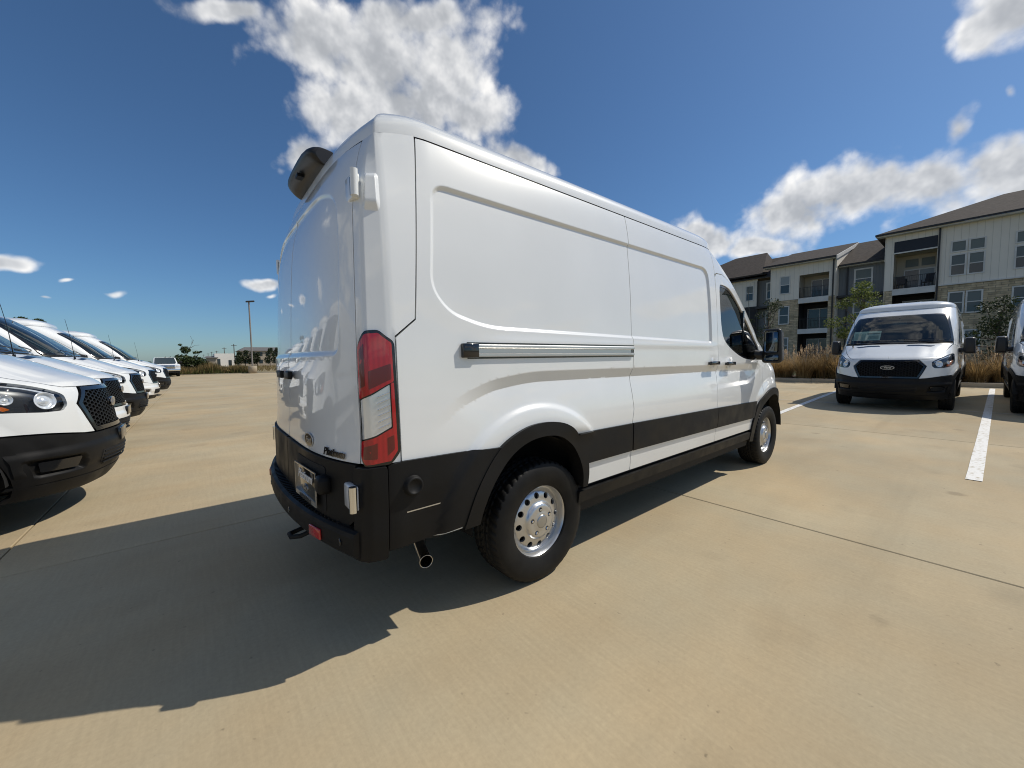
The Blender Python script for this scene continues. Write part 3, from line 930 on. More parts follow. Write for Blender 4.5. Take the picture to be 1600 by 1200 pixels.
    tm = text_mesh('Platinum', .050, .35, .0012, bold=.0016); tm.materials.append(MT['gloss_black'])
    o = link('dealer_lettering', tm, None, rd[0]); place_rear(o, -.755, .905, .004)
    pl = rbox('number_plate', -.008, 0, -.155, .155, -.078, .078, MT['gloss_black'], root, .003)
    place_rear(pl, -.50, .722, .022, isbox=True)
    frb = MB()
    frb.box(-.012, -.007, -.160, .160, -.082, -.060); frb.box(-.012, -.007, -.160, .160, .076, .082)
    frb.box(-.012, -.007, -.160, -.154, -.060, .076); frb.box(-.012, -.007, .154, .160, -.060, .076)
    f_ = frb.build('plate_frame', MT['alu'], pl)
    tm = text_mesh('Platinum', .062, .35, .001, bold=.001); tm.materials.append(MT['white_plate'])
    t_ = link('plate_lettering', tm, None, pl); t_.matrix_local = Matrix.Translation((-.010, 0, .035)) @ REARM
    tm = text_mesh('wichitafallsford', .030, .0, .0006, bold=.0004); tm.materials.append(MT['gloss_black'])
    t_ = link('frame_lettering', tm, None, pl); t_.matrix_local = Matrix.Translation((-.0135, 0, -.071)) @ REARM
    e_ = emblem('plate_emblem', .036, .018, pl, None, 0, 0, 'flat')
    rbox('tow_socket', .055, .115, -.755, -.67, .72, .80, K, lo[0], .02, 3)
    me = patch_mesh('plate_recess', [round_poly([(.27, .625), (.29, .835), (.70, .835), (.70, .625)], .02, 3)], Rear, (.04, .03), .0145, .002); me.materials.append(MT['bed_black']); link('plate_recess', me, None, lo[0])
    # ---- rear bumper
    ys = np.concatenate([np.linspace(-.955, -.7, 12), np.linspace(-.65, .65, 22), np.linspace(.7, .955, 12)])
    sec = [(.16, .475), (.045, .475), (.018, .482), (.004, .50), (.0, .53), (.0, .575), (.006, .592), (.022, .60), (.125, .602), (.16, .602)]
    vs = [[(x + .118 * abs(y / .9)**2.3, y, z) for x, z in sec] for y in ys]
    n = len(sec); fl = [p for r_ in vs for p in r_]
    fs = [(i * n + j, i * n + (j + 1) % n, (i + 1) * n + (j + 1) % n, (i + 1) * n + j) for i in range(len(ys) - 1) for j in range(n)]
    bb = MB(); bb.add(fl, fs, 0, False); bb.add(fl[:n], [tuple(range(n))], 0); bb.add(fl[-n:], [tuple(range(n))[::-1]], 0)
    bump_ = bb.build('rear_bumper', K, root, True)
    rb = MB()
    for k in range(46):
        y = -.80 + k * 1.6 / 45
        x = .118 * abs(y / .9)**2.3
        rb.box(x + .025, x + .118, y - .008, y + .008, .601, .6055)
    rb.build('step_ribs', K, bump_)
    post = np.array(round_poly([(.062, .475), (.062, .868), (.256, .872), (.256, .475)], .02, 4))
    for s in (0, 1):
        me = patch_mesh('bumper_corner', [post], Body, (.02, .03), .032, .07, mirror=bool(s)); me.materials.append(K)
        link('bumper_corner', me, None, bump_)
        sg = -1 if s == 0 else 1
        y = .66; x = .118 * (y / .9)**2.3
        b = MB(); b.box(x - .002 - .0, x + .02, *sorted((sg * (y - .075), sg * (y + .035))), .505, .560)
        me = rbox_mesh('rear_reflector', (.012, .11, .05), .005, 2); me.materials.append(MT['red'])
        o = link('rear_reflector', me, None, bump_, (x - .004, sg * y, .532)); o.rotation_euler.z = -sg * .2
        for yy in (.86, .30):
            x = .118 * (yy / .9)**2.3
            b = MB(); b.lathe([(0, x - .003), (.014, x - .003), (.016, x)], 16, 'x', c=(0, sg * yy, .54)); b.build('parking_sensor', MT['gloss_black'], bump_)
    b = MB(); b.tube([(.20, -.18, .40), (.06, -.18, .37), (.02, -.20, .37), (.02, -.25, .37), (.06, -.27, .37), (.2, -.27, .40)], .013, 8); b.build('tow_eye', MT['bed_black'], bump_)
    # exhaust
    b = MB(); b.tube([(.86, -.28, .30), (.70, -.42, .29), (.585, -.62, .275), (.545, -.78, .265)], [.033, .033, .034, .035], 22, cap=False)
    b.tube([(.585, -.62, .275), (.546, -.776, .265)], [.030, .0315], 22, cap=False)
    ex_ = b.build('exhaust_pipe', MT['exhaust'], root)
    d_ = Vector((-.034, -.165, -.010)).normalized(); u_ = d_.cross(Vector((0, 0, 1))).normalized(); w_ = u_.cross(d_)
    b = MB(); b.tube([Vector((.545, -.78, .265)) + (u_ * math.cos(q) + w_ * math.sin(q)) * .0335 for q in np.linspace(0, 2 * math.pi, 29)], .0022, 6, cap=False); b.build('tip_ring', MT['exhaust'], ex_)
    # ---- underbody, inner shell, cab interior
    b = MB(); b.box(.30, 5.60, -.60, .60, .30, .42); b.box(1.56, 4.35, -.92, .92, .34, .48); b.box(.22, .70, -.80, .80, .44, .60)
    b.box(1.10, 1.30, -.80, .80, .28, .44); b.lathe([(.0, -.1), (.15, -.1), (.17, 0), (.15, .1), (0, .1)], 20, 'x', c=(1.199, 0, .33))
    b.build('underbody', MT['bed_black'], root)
    shell = np.array([(.10, .46), (.10, 2.33), (3.47, 2.33), (3.47, .46)])
    hole = smooth_loop([(1.535, .462), (1.51, .62), (1.46, .73), (1.33, .85), (1.16, .89), (1.0, .87), (.86, .79), (.76, .64), (.70, .462)], 3, False)
    shell = np.concatenate([np.array([(.10, .46), (.10, 2.33), (3.47, 2.33), (3.47, .46)]), hole])
    body_part('inner_shell', [shell], MT['bed_black'], root, (.10, .06), -.055, 0)
    dsh = np.array([(3.47, .46), (3.47, 1.36), (3.62, 1.36), (3.9, 1.27), (4.3, 1.2), (4.62, 1.22), (4.66, .9), (4.45, .75), (4.36, .46)])
    body_part('inner_shell', [SL(dsh)], MT['bed_black'], root, (.06, .05), -.05, 0)
    nose = np.concatenate([path('f', [(0, .30), (.9, .30)]), path('s', [(5.45, .30), (5.47, .5), (5.35, .75), (5.1, .88), (4.7, .88), (4.7, 1.36)]), path('f', [(.86, 1.40), (.5, 1.42), (0, 1.43), (0, .30)])[:-1]])
    body_part('nose_shell', [nose], MT['bed_black'], root, (.05, .02), -.055, 0)
    for s in (0, 1):
        me = patch_mesh('rear_shell', [np.array([(0, .50), (.84, .50), (.84, 1.9), (.80, 2.32), (0, 2.33)])], Rear, (.08, .06), -.045, 0, mirror=bool(s)); me.materials.append(MT['bed_black'])
        link('rear_shell', me, None, root)
    bk = MB(); bk.box(3.40, 3.44, -.84, .84, .45, 2.26); bk.box(3.44, 4.9, -.90, .90, .55, .60); bk.build('bulkhead', MT['trim_grey'], root)
    rbox('dashboard', 4.42, 4.93, -.90, .90, .95, 1.42, MT['trim_grey'], root, .06, 3)
    for y in (-.45, .45):
        st = rbox('seat', 3.72, 4.20, y - .25, y + .25, .80, .98, MT['cloth'], root, .06, 3)
        rbox('seat_back', 3.58, 3.72, y - .24, y + .24, .95, 1.58, MT['cloth'], st, .055, 3)
        rbox('head_rest', 3.57, 3.67, y - .13, y + .13, 1.60, 1.79, MT['cloth'], st, .045, 3)
    b = MB(); ring = [(4.36 - .08 * math.sin(q), .45 + .185 * math.cos(q), 1.32 + .165 * math.sin(q)) for q in np.linspace(0, 2 * math.pi, 25)]
    b.tube(ring, .014, 8, cap=False); b.tube([(4.36, .27, 1.32), (4.38, .45, 1.31), (4.36, .63, 1.32)], .016, 6); b.tube([(4.38, .45, 1.31), (4.6, .45, 1.18)], .03, 8)
    b.build('steering_wheel', MT['trim_grey'], root)
    b = MB(); b.tube([(4.22, 0, 2.13), (4.15, 0, 2.03)], .01, 6); b.box(4.12, 4.15, -.12, .12, 1.95, 2.03); b.build('cab_mirror', MT['trim_grey'], ws)
    # ---- front face: grille, lamps, bumper
    make_front(root)
    # ---- mirrors, rail, handles
    for s in (0, 1):
        sg = -1 if s == 0 else 1
        def tp(bm):
            for v in bm.verts:
                if v.co.z > 0: v.co.y *= .86
                if v.co.x > 0: v.co.y *= .80; v.co.z *= .86
        hd = rbox('side_mirror', 4.45, 4.61, *sorted((sg * 1.045, sg * 1.245)), 1.222, 1.60, MT['mirror_shell'], root, .035, 4, tp)
        me = rbox_mesh('mirror_glass', (.006, .135, .235), .02, 2); me.materials.append(MT['mirror_glass']); link('mirror_glass', me, None, hd, (4.449, sg * 1.145, 1.455))
        me = rbox_mesh('mirror_glass', (.006, .135, .07), .015, 2); me.materials.append(MT['mirror_glass']); link('mirror_glass', me, None, hd, (4.449, sg * 1.15, 1.285))
        b = MB(); b.tube([(4.50, sg * .92, 1.33), (4.52, sg * 1.0, 1.315), (4.54, sg * 1.09, 1.30)], [.062, .052, .046], 12); b.build('mirror_arm', MT['mirror_shell'], hd)
        sail = smooth_loop([(4.40, 1.30), (4.58, 1.36), (4.62, 1.30), (4.56, 1.245), (4.44, 1.25)], 4)
        # door handles
        for x0, x1, z, par in ((3.285, 3.475, 1.245, sd[s]), (3.655, 3.84, 1.235, cd[s])):
            y = float(h0(z)) - .002
            xm = (x0 + x1) / 2
            cup = MB(); cup.lathe([(.058, sg * (y - .003)), (.05, sg * (y + .001)), (0, sg * (y + .0015))], 24, 'y', c=(xm + .005, 0, z + .005))
            hd2 = rbox('door_handle', x0, x1, *sorted((sg * (y + .014), sg * (y + .036))), z - .017, z + .019, MT['gloss_black'], par, .008)
            cup.build('handle_cup', MT['paint'], par, True)
            for xx in (x0 + .02, x1 - .02):
                b = MB(); b.box(xx - .012, xx + .012, *sorted((sg * (y - .01), sg * (y + .02))), z - .012, z + .012)
                b.build('handle_foot', MT['gloss_black'], par)
    y0 = .990
    rail = MB()
    def railsec(x0, x1, pr_):
        vs = [(x, -(y0 + d), z) for x in (x0, x1) for d, z in pr_]
        n = len(pr_)
        rail.add(vs, [(j, (j + 1) % n, n + (j + 1) % n, n + j) for j in range(n)] + [tuple(range(n))[::-1], tuple(range(n, 2 * n))])
    railsec(.70, 2.085, [(-.01, 1.388), (.014, 1.388), (.020, 1.382), (.020, 1.372), (.014, 1.368), (.006, 1.366), (.006, 1.345), (.014, 1.343), (.020, 1.339), (.020, 1.329), (.014, 1.325), (-.01, 1.325)])
    rl = rail.build('door_rail', MT['alu'], root, True)
    b = MB(); b.box(.69, 2.098, -(y0 + .004), -(y0 - .012), 1.316, 1.397); b.build('rail_bed', MT['gloss_black'], rl)
    rbox('rail_cap', .655, .745, -(y0 + .026), -(y0 - .01), 1.322, 1.391, MT['gloss_black'], rl, .005)
    b = MB(); b.box(2.06, 2.098, -(y0 + .006), -(y0 - .01), 1.328, 1.386); b.build('rail_slot', MT['gloss_black'], rl)
    # aerial
    b = MB(); b.tube([(5.06, -.72, 1.43), (5.03, -.72, 1.80), (4.98, -.72, 2.15)], [.006, .0035, .0025], 6); b.tube([(5.06, -.72, 1.42), (5.06, -.72, 1.46)], .016, 8); b.build('aerial', MT['gloss_black'], root)
    # ---- wheels
    for x in (1.199, 4.95):
        for sg in (-1, 1):
            wheel(root, x, sg)
    return root

def win_inset(loop, d):
    """offset a closed loop inward"""
    P = np.asarray(loop, float); N = len(P)
    ar = np.sum(P[:, 0] * np.roll(P[:, 1], -1) - np.roll(P[:, 0], -1) * P[:, 1])
    t = np.roll(P, -1, 0) - np.roll(P, 1, 0); t /= np.maximum(np.linalg.norm(t, axis=1, keepdims=True), 1e-9)
    n = np.stack([-t[:, 1], t[:, 0]], 1) * (1 if ar > 0 else -1)
    return P + n * d

def join_meshes(name, ms, parent, m):
    bm = bmesh.new()
    V, F, NN = [], [], []
    for me in ms:
        b = len(V)
        V += [tuple(v.co) for v in me.vertices]
        vn = [None] * len(me.vertices)
        for l in me.loops: vn[l.vertex_index] = tuple(me.corner_normals[l.index].vector)
        NN += [q if q else (0, 0, 1) for q in vn]
        F += [tuple(i + b for i in p.vertices) for p in me.polygons]
    bm.free()
    out = bpy.data.meshes.new(name); out.from_pydata(V, [], F)
    out.polygons.foreach_set('use_smooth', [True] * len(F))
    out.normals_split_custom_set_from_vertices(NN)
    out.materials.append(m); out.update()
    for me in ms: bpy.data.meshes.remove(me)
    return link(name, out, None, parent)

RD_REC = round_poly([(-.25, 1.335), (-.25, 2.16), (.52, 2.145), (.74, 2.06), (.795, 1.80), (.795, 1.335)], [.02, .02, .25, .20, .2, .06], 8)

def hinge_boss(a, q, z):
    p = Body(a, q); n = -surf_normals(Body, a, q)
    n = -n
    d = .020 * sstep(.160, .182, a) * (1 - sstep(.268, .305, a)) * sstep(z - .115, z - .06, q) * (1 - sstep(z + .045, z + .085, q))
    return p + n * (d - .003)[:, None] * (1 if True else 0)

REARM = Matrix(((0, 0, -1, 0), (-1, 0, 0, 0), (0, 1, 0, 0), (0, 0, 0, 1)))
def place_rear(o, y, z, off, tilt=0.0, isbox=False):
    e = 1e-3
    dxdy = (float(rear_x(abs(y) + e, z)) - float(rear_x(abs(y) - e, z))) / (2 * e) * math.copysign(1, y)
    ang = math.atan(-dxdy)
    M_ = Matrix.Translation((float(rear_x(abs(y), z)) - off, y, z)) @ Matrix.Rotation(ang, 4, 'Z')
    if not isbox: M_ = M_ @ REARM
    o.matrix_local = M_

def ellipse_mesh(name, rx, ry, t, n=40):
    b = MB()
    vs = [(rx * math.cos(2*math.pi*k/n), ry * math.sin(2*math.pi*k/n), z) for z in (0, t) for k in range(n)]
    b.add(vs, [tuple(range(n, 2 * n)), tuple(range(n))[::-1]] + [(k, (k+1) % n, n + (k+1) % n, n + k) for k in range(n)])
    return b.mesh(name)


def emblem(name, rx, ry, parent, pos, y, z, mode, field=None):
    """an oval badge in one mesh: rim, field, lettering, in its own x-y plane"""
    b = MB()
    for k, (m_, sc, zt) in enumerate(((0, 1.0, .004), (1, .90, .0046))):
        e = ellipse_mesh('tmp', rx * sc, ry * (sc if k == 0 else .86), zt)
        b.add([tuple(v.co) for v in e.vertices], [tuple(p.vertices) for p in e.polygons], m_); bpy.data.meshes.remove(e)
    tm = text_mesh('Ford', ry * 1.25, .4, .0006, bold=ry * .02)
    b.add([(v.co.x, v.co.y, v.co.z + .0056) for v in tm.vertices], [tuple(p.vertices) for p in tm.polygons], 0); bpy.data.meshes.remove(tm)
    o = b.build(name, [MT['alu'], field or MT['gloss_black']], parent)
    if mode == 'rear': place_rear(o, y, z, .002)
    elif mode == 'front': o.matrix_local = Matrix.Translation(pos) @ Matrix(((0, 0, 1, 0), (1, 0, 0, 0), (0, 1, 0, 0), (0, 0, 0, 1)))
    else: o.matrix_local = Matrix.Translation((-.008, 0, -.022)) @ REARM
    return o

def make_roof(root):
    z0 = 2.333
    am = float(fx(0, z0))
    a = np.concatenate([np.linspace(.07, .33, 14), np.linspace(.40, 3.1, 60), np.linspace(3.15, am, 40)])
    half = RAWB(a, np.full_like(a, z0))[:, :2]
    ye = float(h0(z0)) - .085
    yr = np.linspace(0, ye, 18)[:-1]
    rear = np.stack([rear_x(yr, z0), -yr], 1)
    half = np.concatenate([rear, half]); half[-1, 1] = 0
    ring = np.concatenate([half, (half[1:-1] * np.array([1, -1]))[::-1]])
    E_ = np.concatenate([[1, .996, .99, .98, .965, .95], np.linspace(.93, .02, 46), [0]])
    n = 2.7; V = []
    for e in E_:
        x = ring[:, 0]
        xx = np.where(x < 1.0, 1 - (1 - x) * e, np.where(x > 3.0, 3 + (x - 3) * e, x))
        yy = ring[:, 1] * e
        z = z0 + .222 * (1 - e**n)**(1 / n)
        rib = sum(np.exp(-((yy - c) / .022)**2) for c in (-.56, -.28, 0, .28, .56))
        z = z + .009 * rib * sstep(.55, .75, xx) * (1 - sstep(3.35, 3.6, xx))
        V.append(np.stack([xx, yy, z], 1))
    V = np.array(V); V[1:] = drop_rear(V[1:]); V[0, :, 2] = z0
    V[0] = drop_rear(V[0])
    me = grid_mesh('roof', V, closed_u=True)
    bm = bmesh.new(); bm.from_mesh(me); bmesh.ops.remove_doubles(bm, verts=bm.verts, dist=1e-5); bmesh.ops.recalc_face_normals(bm, faces=bm.faces); bm.to_mesh(me); bm.free()
    me.polygons.foreach_set('use_smooth', [True] * len(me.polygons))
    me.materials.append(MT['paint'])
    roof = link('roof', me, None, root)
    # lining and the dark joint under the roof edge
    L_ = []
    for sc, z in ((.975, 2.29), (.975, 2.36), (.0, 2.45)):
        xx = np.where(ring[:, 0] < 1, 1 - (1 - ring[:, 0]) * (sc if sc else .1), np.where(ring[:, 0] > 3, 3 + (ring[:, 0] - 3) * (sc if sc else .3), ring[:, 0]))
        L_.append(np.stack([xx, ring[:, 1] * sc, np.full(len(ring), z)], 1))
    me = grid_mesh('roof_lining', drop_rear(np.array(L_)), closed_u=True); me.materials.append(MT['bed_black'])
    link('roof_lining', me, None, roof)
    # seam across the roof edge at the rear pillar and at the sliding door
    return roof

HL_F = [(.655, 1.07), (.70, 1.112), (.80, 1.180), (.87, 1.225), (.925, 1.252), (.950, 1.23), (.966, 1.10), (.958, 1.01), (.925, .965), (.80, .942), (.70, .942), (.662, .985)]
def headlight_loop():
    return FLP(round_poly(HL_F, .02, 3), .02)

def on_body_many(y, z, off):
    y, z, off = (np.asarray(q, float) for q in (y, z, off))
    a = fx(np.abs(y), z)
    p = Body(a, z) + surf_normals(Body, a, z) * off[:, None]
    p[:, 1] = np.copysign(np.abs(p[:, 1]), y)
    return p

def on_body(y, z, off=0.0):
    a = np.array([float(fx(abs(y), z))]); zz = np.array([z])
    p = Body(a, zz)[0] + surf_normals(Body, a, zz)[0] * off
    return np.array([p[0], math.copysign(abs(p[1]), y), p[2]])

def make_front(root):
    K = MT['plastic']
    gr = [(0, 1.118), (.455, 1.118), (.578, .985), (.53, .85), (.475, .725), (0, .725)]
    gi = [(0, 1.088), (.435, 1.088), (.540, .985), (.497, .86), (.455, .76), (0, .76)]
    ms = [patch_mesh('grille', [path('f', gr + [gr[0]])[:-1]], Body, (.05, .04), -.045, 0, mirror=bool(s)) for s in (0, 1)]
    g = join_meshes('grille', ms, root, MT['bed_black'])
    ring = np.concatenate([path('f', gr), path('f', gi[::-1])])
    ms = [patch_mesh('grille_frame', [ring], Body, (.03, .02), .006, .05, mirror=bool(s)) for s in (0, 1)]
    join_meshes('grille_frame', ms, g, MT['gloss_black'])
    # honeycomb
    R_ = .030; gl = np.array(gi + [(-y, z) for y, z in gi[::-1]])
    dy, dz = R_ * 1.5, R_ * math.sqrt(3)
    cs = np.array([(i * dy, .73 + j * dz * .72 + (dz * .36 if i % 2 else 0)) for i in range(-20, 21) for j in range(-2, 14)])
    cs = cs[inside(gl, cs)]
    q = np.arange(6) * math.pi / 3
    rings = [(R_, -.004), (R_ * .76, -.004), (R_ * .72, -.03)]
    Y = np.stack([cs[:, :1] + rr * np.cos(q) for rr, _ in rings], 1).ravel()
    Z = np.stack([cs[:, 1:] + rr * .72 * np.sin(q) for rr, _ in rings], 1).ravel()
    O_ = np.tile(np.repeat([of for _, of in rings], 6), len(cs))
    V = on_body_many(Y, Z, O_)
    b = MB()
    fs = [(18 * c_ + 6 * l + k, 18 * c_ + 6 * l + (k+1) % 6, 18 * c_ + 6 * l + 6 + (k+1) % 6, 18 * c_ + 6 * l + 6 + k) for c_ in range(len(cs)) for l in (0, 1) for k in range(6)]
    b.add(V, fs)
    tag(b.build('grille_mesh', K, g), kind='stuff')
    px = on_body(0, .955, .012)
    rbox('badge_base', px[0] - .05, px[0] - .004, -.105, .105, .915, .995, MT['gloss_black'], g, .012)
    emblem('grille_emblem', .115, .046, root, (px[0] - .003, 0, .955), 0, 0, 'front')
    # head lamps
    hl = headlight_loop()
    for s in (0, 1):
        sg = -1 if s == 0 else 1
        me = patch_mesh('head_lamp', [hl], Body, (.03, .02), -.05, -.046, mirror=bool(s)); me.materials.append(MT['lamp_dark'])
        h = link('head_lamp', me, None, root)
        me = patch_mesh('lamp_lens', [hl], Body, (.03, .02), -.003, 0, mirror=bool(s)); me.materials.append(MT['lens'])
        link('lamp_lens', me, None, h)
        for (y, z, r, m_) in ((.765, 1.035, .070, 'reflector'), (.885, 1.06, .040, 'reflector')):
            c = on_body(sg * y, z, -.040)
            a_ = np.array([float(fx(y, z))]); nn = surf_normals(Body, a_, np.array([z]))[0]; nn = Vector((nn[0], nn[1] * (1 if sg < 0 else -1), nn[2]))
            b = MB(); b.lathe([(r, .030), (r * .95, .032), (r * .85, .012), (r * .5, .004), (r * .46, .016), (r * .3, .024), (0, .027)], 24, 'z')
            o = b.build('lamp_reflector', MT[m_], h, True)
            o.matrix_local = Matrix.Translation(c) @ nn.to_track_quat('Z', 'Y').to_matrix().to_4x4()
        am = FLP(np.array([(.90, .975), (.945, 1.02), (.955, 1.11), (.93, 1.07), (.885, .985)]))
        me = patch_mesh('turn_lamp', [am], Body, (.02, .02), -.02, .02, mirror=bool(s)); me.materials.append(MT['amber']); link('turn_lamp', me, None, h)
        br = FLP(np.array([(.69, 1.085), (.80, 1.163), (.90, 1.222), (.90, 1.208), (.80, 1.145), (.70, 1.068)]))
        me = patch_mesh('light_strip', [br], Body, (.02, .02), -.022, .01, mirror=bool(s)); me.materials.append(MT['reflector']); link('light_strip', me, None, h)
    # bumper
    bp = np.concatenate([path('f', [(0, .712), (.49, .712), (.60, .722), (.80, .762), (.93, .782)]), path('s', [(5.36, .79), (5.30, .79)]),
                         path('s', [(5.40, .70), (5.45, .58), (5.462, .46), (5.45, .40)]), path('f', [(.90, .385), (.5, .375), (0, .375), (0, .712)])[:-1]])
    def Bump(a, z):
        p = Body(a, z); n = surf_normals(Body, a, z)
        y = np.abs(p[..., 1])
        # pocket round the fog lamp and the step under the grille
        d = poly_dist(FOG, y, np.asarray(z, float))
        o = .016 + .012 * sstep(.66, .60, z) * sstep(.44, .50, z) - .040 * sstep(.0, .035, d)
        return p + n * o[..., None]
    ms = [patch_mesh('front_bumper', [bp], Bump, (.025, .014), 0, .03, mirror=bool(s)) for s in (0, 1)]
    fb = join_meshes('front_bumper', ms, root, K)
    lip = np.concatenate([path('f', [(0, .370), (.5, .370), (.90, .380)]), path('s', [(5.45, .395), (5.43, .33)]), path('f', [(.88, .285), (.5, .265), (0, .26), (0, .370)])[:-1]])
    ms = [patch_mesh('bumper_lip', [lip], Body, (.04, .02), .02, .04, mirror=bool(s)) for s in (0, 1)]
    join_meshes('bumper_lip', ms, root, K)
    for s in (0, 1):
        ff = FLP(round_poly([(.665, .465), (.645, .545), (.845, .555), (.83, .475)], .012, 3))
        me = patch_mesh('fog_insert', [ff], Body, (.02, .02), .012, .01, mirror=bool(s)); me.materials.append(MT['gloss_black']); link('fog_insert', me, None, fb)
    inta = np.concatenate([path('f', [(0, .415), (.42, .415), (.47, .48), (.46, .55), (0, .55), (0, .415)])[:-1]])
    ms = [patch_mesh('lower_grille', [inta], Bump, (.04, .02), .003, .01, mirror=bool(s)) for s in (0, 1)]
    lg = join_meshes('lower_grille', ms, root, MT['bed_black'])
    for k in range(4):
        z = .437 + k * .032
        b = MB(); pts = [tuple(on_body(y, z, .030)) for y in np.linspace(-.44, .44, 13)]; b.tube(pts, .007, 6); b.build('slat', K, lg)
    px = on_body(0, .64, .02)
    bk = rbox('plate_bracket', px[0] - .02, px[0] + .012, -.165, .165, .58, .70, MT['gloss_black'], root, .006)
    b = MB(); b.tube([(px[0] + .0, .16, .62), (px[0] + .055, .16, .625), (px[0] + .075, .10, .625)], .016, 8); 

FOG = round_poly([(.60, .425), (.60, .50), (.64, .575), (.905, .59), (.90, .50), (.86, .435)], .03, 4)

WHEEL = {}
def wheel(root, x, sg):
    if not WHEEL:
        # tyre with tread
        sec = [(.208, .088), (.213, .100), (.222, .104), (.245, .112), (.27, .1175), (.295, .1185), (.315, .116), (.330, .111), (.341, .105)]
        na = 288
        cols = []
        prof = [(r, h) for r, h in sec]
        tread = [.102, .098, .090, .080, .070, .060, .050, .044, .040, .034, .028, .022, .016, .012, .008, .003]
        V = []
        q = np.arange(na) * 2 * np.pi / na
        def row(r, h): return np.stack([r * np.cos(q), np.full(na, h), r * np.sin(q)], 1)
        for r, h in prof: V.append(row(np.full(na, r) if not hasattr(r, '__len__') else r, h))
        ts = tread + [-t for t in tread[::-1]]
        ks = np.arange(na)
        for h in ts:
            ah = abs(h)
            base = .356 - .010 * max(0, (ah - .07) / .032)**2
            sg_ = 1 if h > 0 else -1
            ph = (ks + int(round(ah * 60)) + (2 if sg_ < 0 else 0)) % 6
            gl_ = np.where(ph < (2 if ah > .05 else 1.5), 1.0, 0.0)
            depth = .006 * gl_
            if abs(ah - .042) < .004 or abs(ah - .010) < .003: depth = np.full(na, .007)
            V.append(row(base - depth, h))
        for r, h in prof[::-1]: V.append(row(np.full(na, r), -h))
        V = np.array(V)
        me = grid_mesh('tyre', V, closed_u=True, smooth=True)
        bm = bmesh.new(); bm.from_mesh(me); bmesh.ops.recalc_face_normals(bm, faces=bm.faces); bm.to_mesh(me); bm.free()
        try: me.set_sharp_from_angle(angle=rad(32))
        except Exception: pass
        me.materials.append(MT['rubber']); WHEEL['tyre'] = me
        # rim: barrel, then the pierced disc; outward = +y
        b = MB()
        b.lathe([(.170, -.09), (.190, -.085), (.196, -.02), (.198, .055), (.2035, .074), (.208, .083), (.214, .090), (.2205, .0915), (.2215, .088), (.219, .082)], 72, 'y')
        b.lathe([(.170, -.09), (.0, -.09)], 24, 'y', 1)
        me = b.mesh('rim', True); me.materials.append(MT['steel']); me.materials.append(MT['bed_black']); WHEEL['rim'] = me
        dp = pchip([0, .045, .05, .06, .085, .098, .106, .112, .125, .14, .165, .18, .19, .2], [.102, .102, .101, .0985, .0965, .092, .080, .074, .072, .070, .062, .050, .045, .046])
        def Disc(u, v):
            r = np.hypot(u, v)
            return np.stack([u, dp(r), v], -1)
        circ = lambda cx, cy, r, n: np.array([(cx + r * math.cos(2*math.pi*k/n), cy + r * math.sin(2*math.pi*k/n)) for k in range(n)])
        holes = [circ(.1485 * math.cos(q_), .1485 * math.sin(q_),   .0185, 16) for q_ in np.arange(12) * math.pi / 6]
        nuts = [circ(.071 * math.cos(q_), .071 * math.sin(q_), .0135, 12) for q_ in np.arange(5) * 2 * math.pi / 5 + .3]
        me = patch_mesh('wheel_disc', [circ(0, 0, .1975, 72)] + holes + nuts, Disc, .009, 0, .014, flip=True, bdens=.012)
        me.materials.append(MT['steel']); WHEEL['disc'] = me
        b = MB(); b.lathe([(.040, .1015), (.038, .1055), (.030, .1075), (0, .108)], 32, 'y')
        me = b.mesh('hub_cap', True); me.materials.append(MT['hub']); WHEEL['cap'] = me
        b = MB()
        for q_ in np.arange(5) * 2 * math.pi / 5 + .3:
            c = (.071 * math.cos(q_), 0, .071 * math.sin(q_))
            b.lathe([(.0095, .078), (.0095, .098), (.007, .102), (0, .103)], 6, 'y', smooth=False, c=c)
        me = b.mesh('wheel_nuts', True); me.materials.append(MT['chrome']); WHEEL['nuts'] = me
        b = MB(); b.lathe([(.0, .02), (.165, .02), (.165, -.02), (0, -.02)], 32, 'y'); b.box(-.06, .12, -.05, .05, .10, .17)
        me = b.mesh('brake_disc', True); me.materials.append(MT['bed_black']); WHEEL['brake'] = me
    w = empty('wheel'); w.parent = root
    w.location = (x, sg * .868, .354); w.rotation_euler = (0, random.uniform(0, 6.28), 0 if sg > 0 else math.pi)
    for k, nm in (('tyre', 'tyre'), ('rim', 'rim'), ('disc', 'wheel_disc'), ('cap', 'hub_cap'), ('nuts', 'wheel_nuts'), ('brake', 'brake_disc')):
        link(nm, WHEEL[k], None, w)
    return w
# ------------------------------------------------------------------ the setting
def pos_coords(m, scale=(1, 1, 1)):
    nt, N, L, B = nodes(m)
    g = N.new('ShaderNodeNewGeometry'); mp = N.new('ShaderNodeMapping'); mp.inputs['Scale'].default_value = scale
    L.new(g.outputs['Position'], mp.inputs['Vector'])
    return mp.outputs[0]

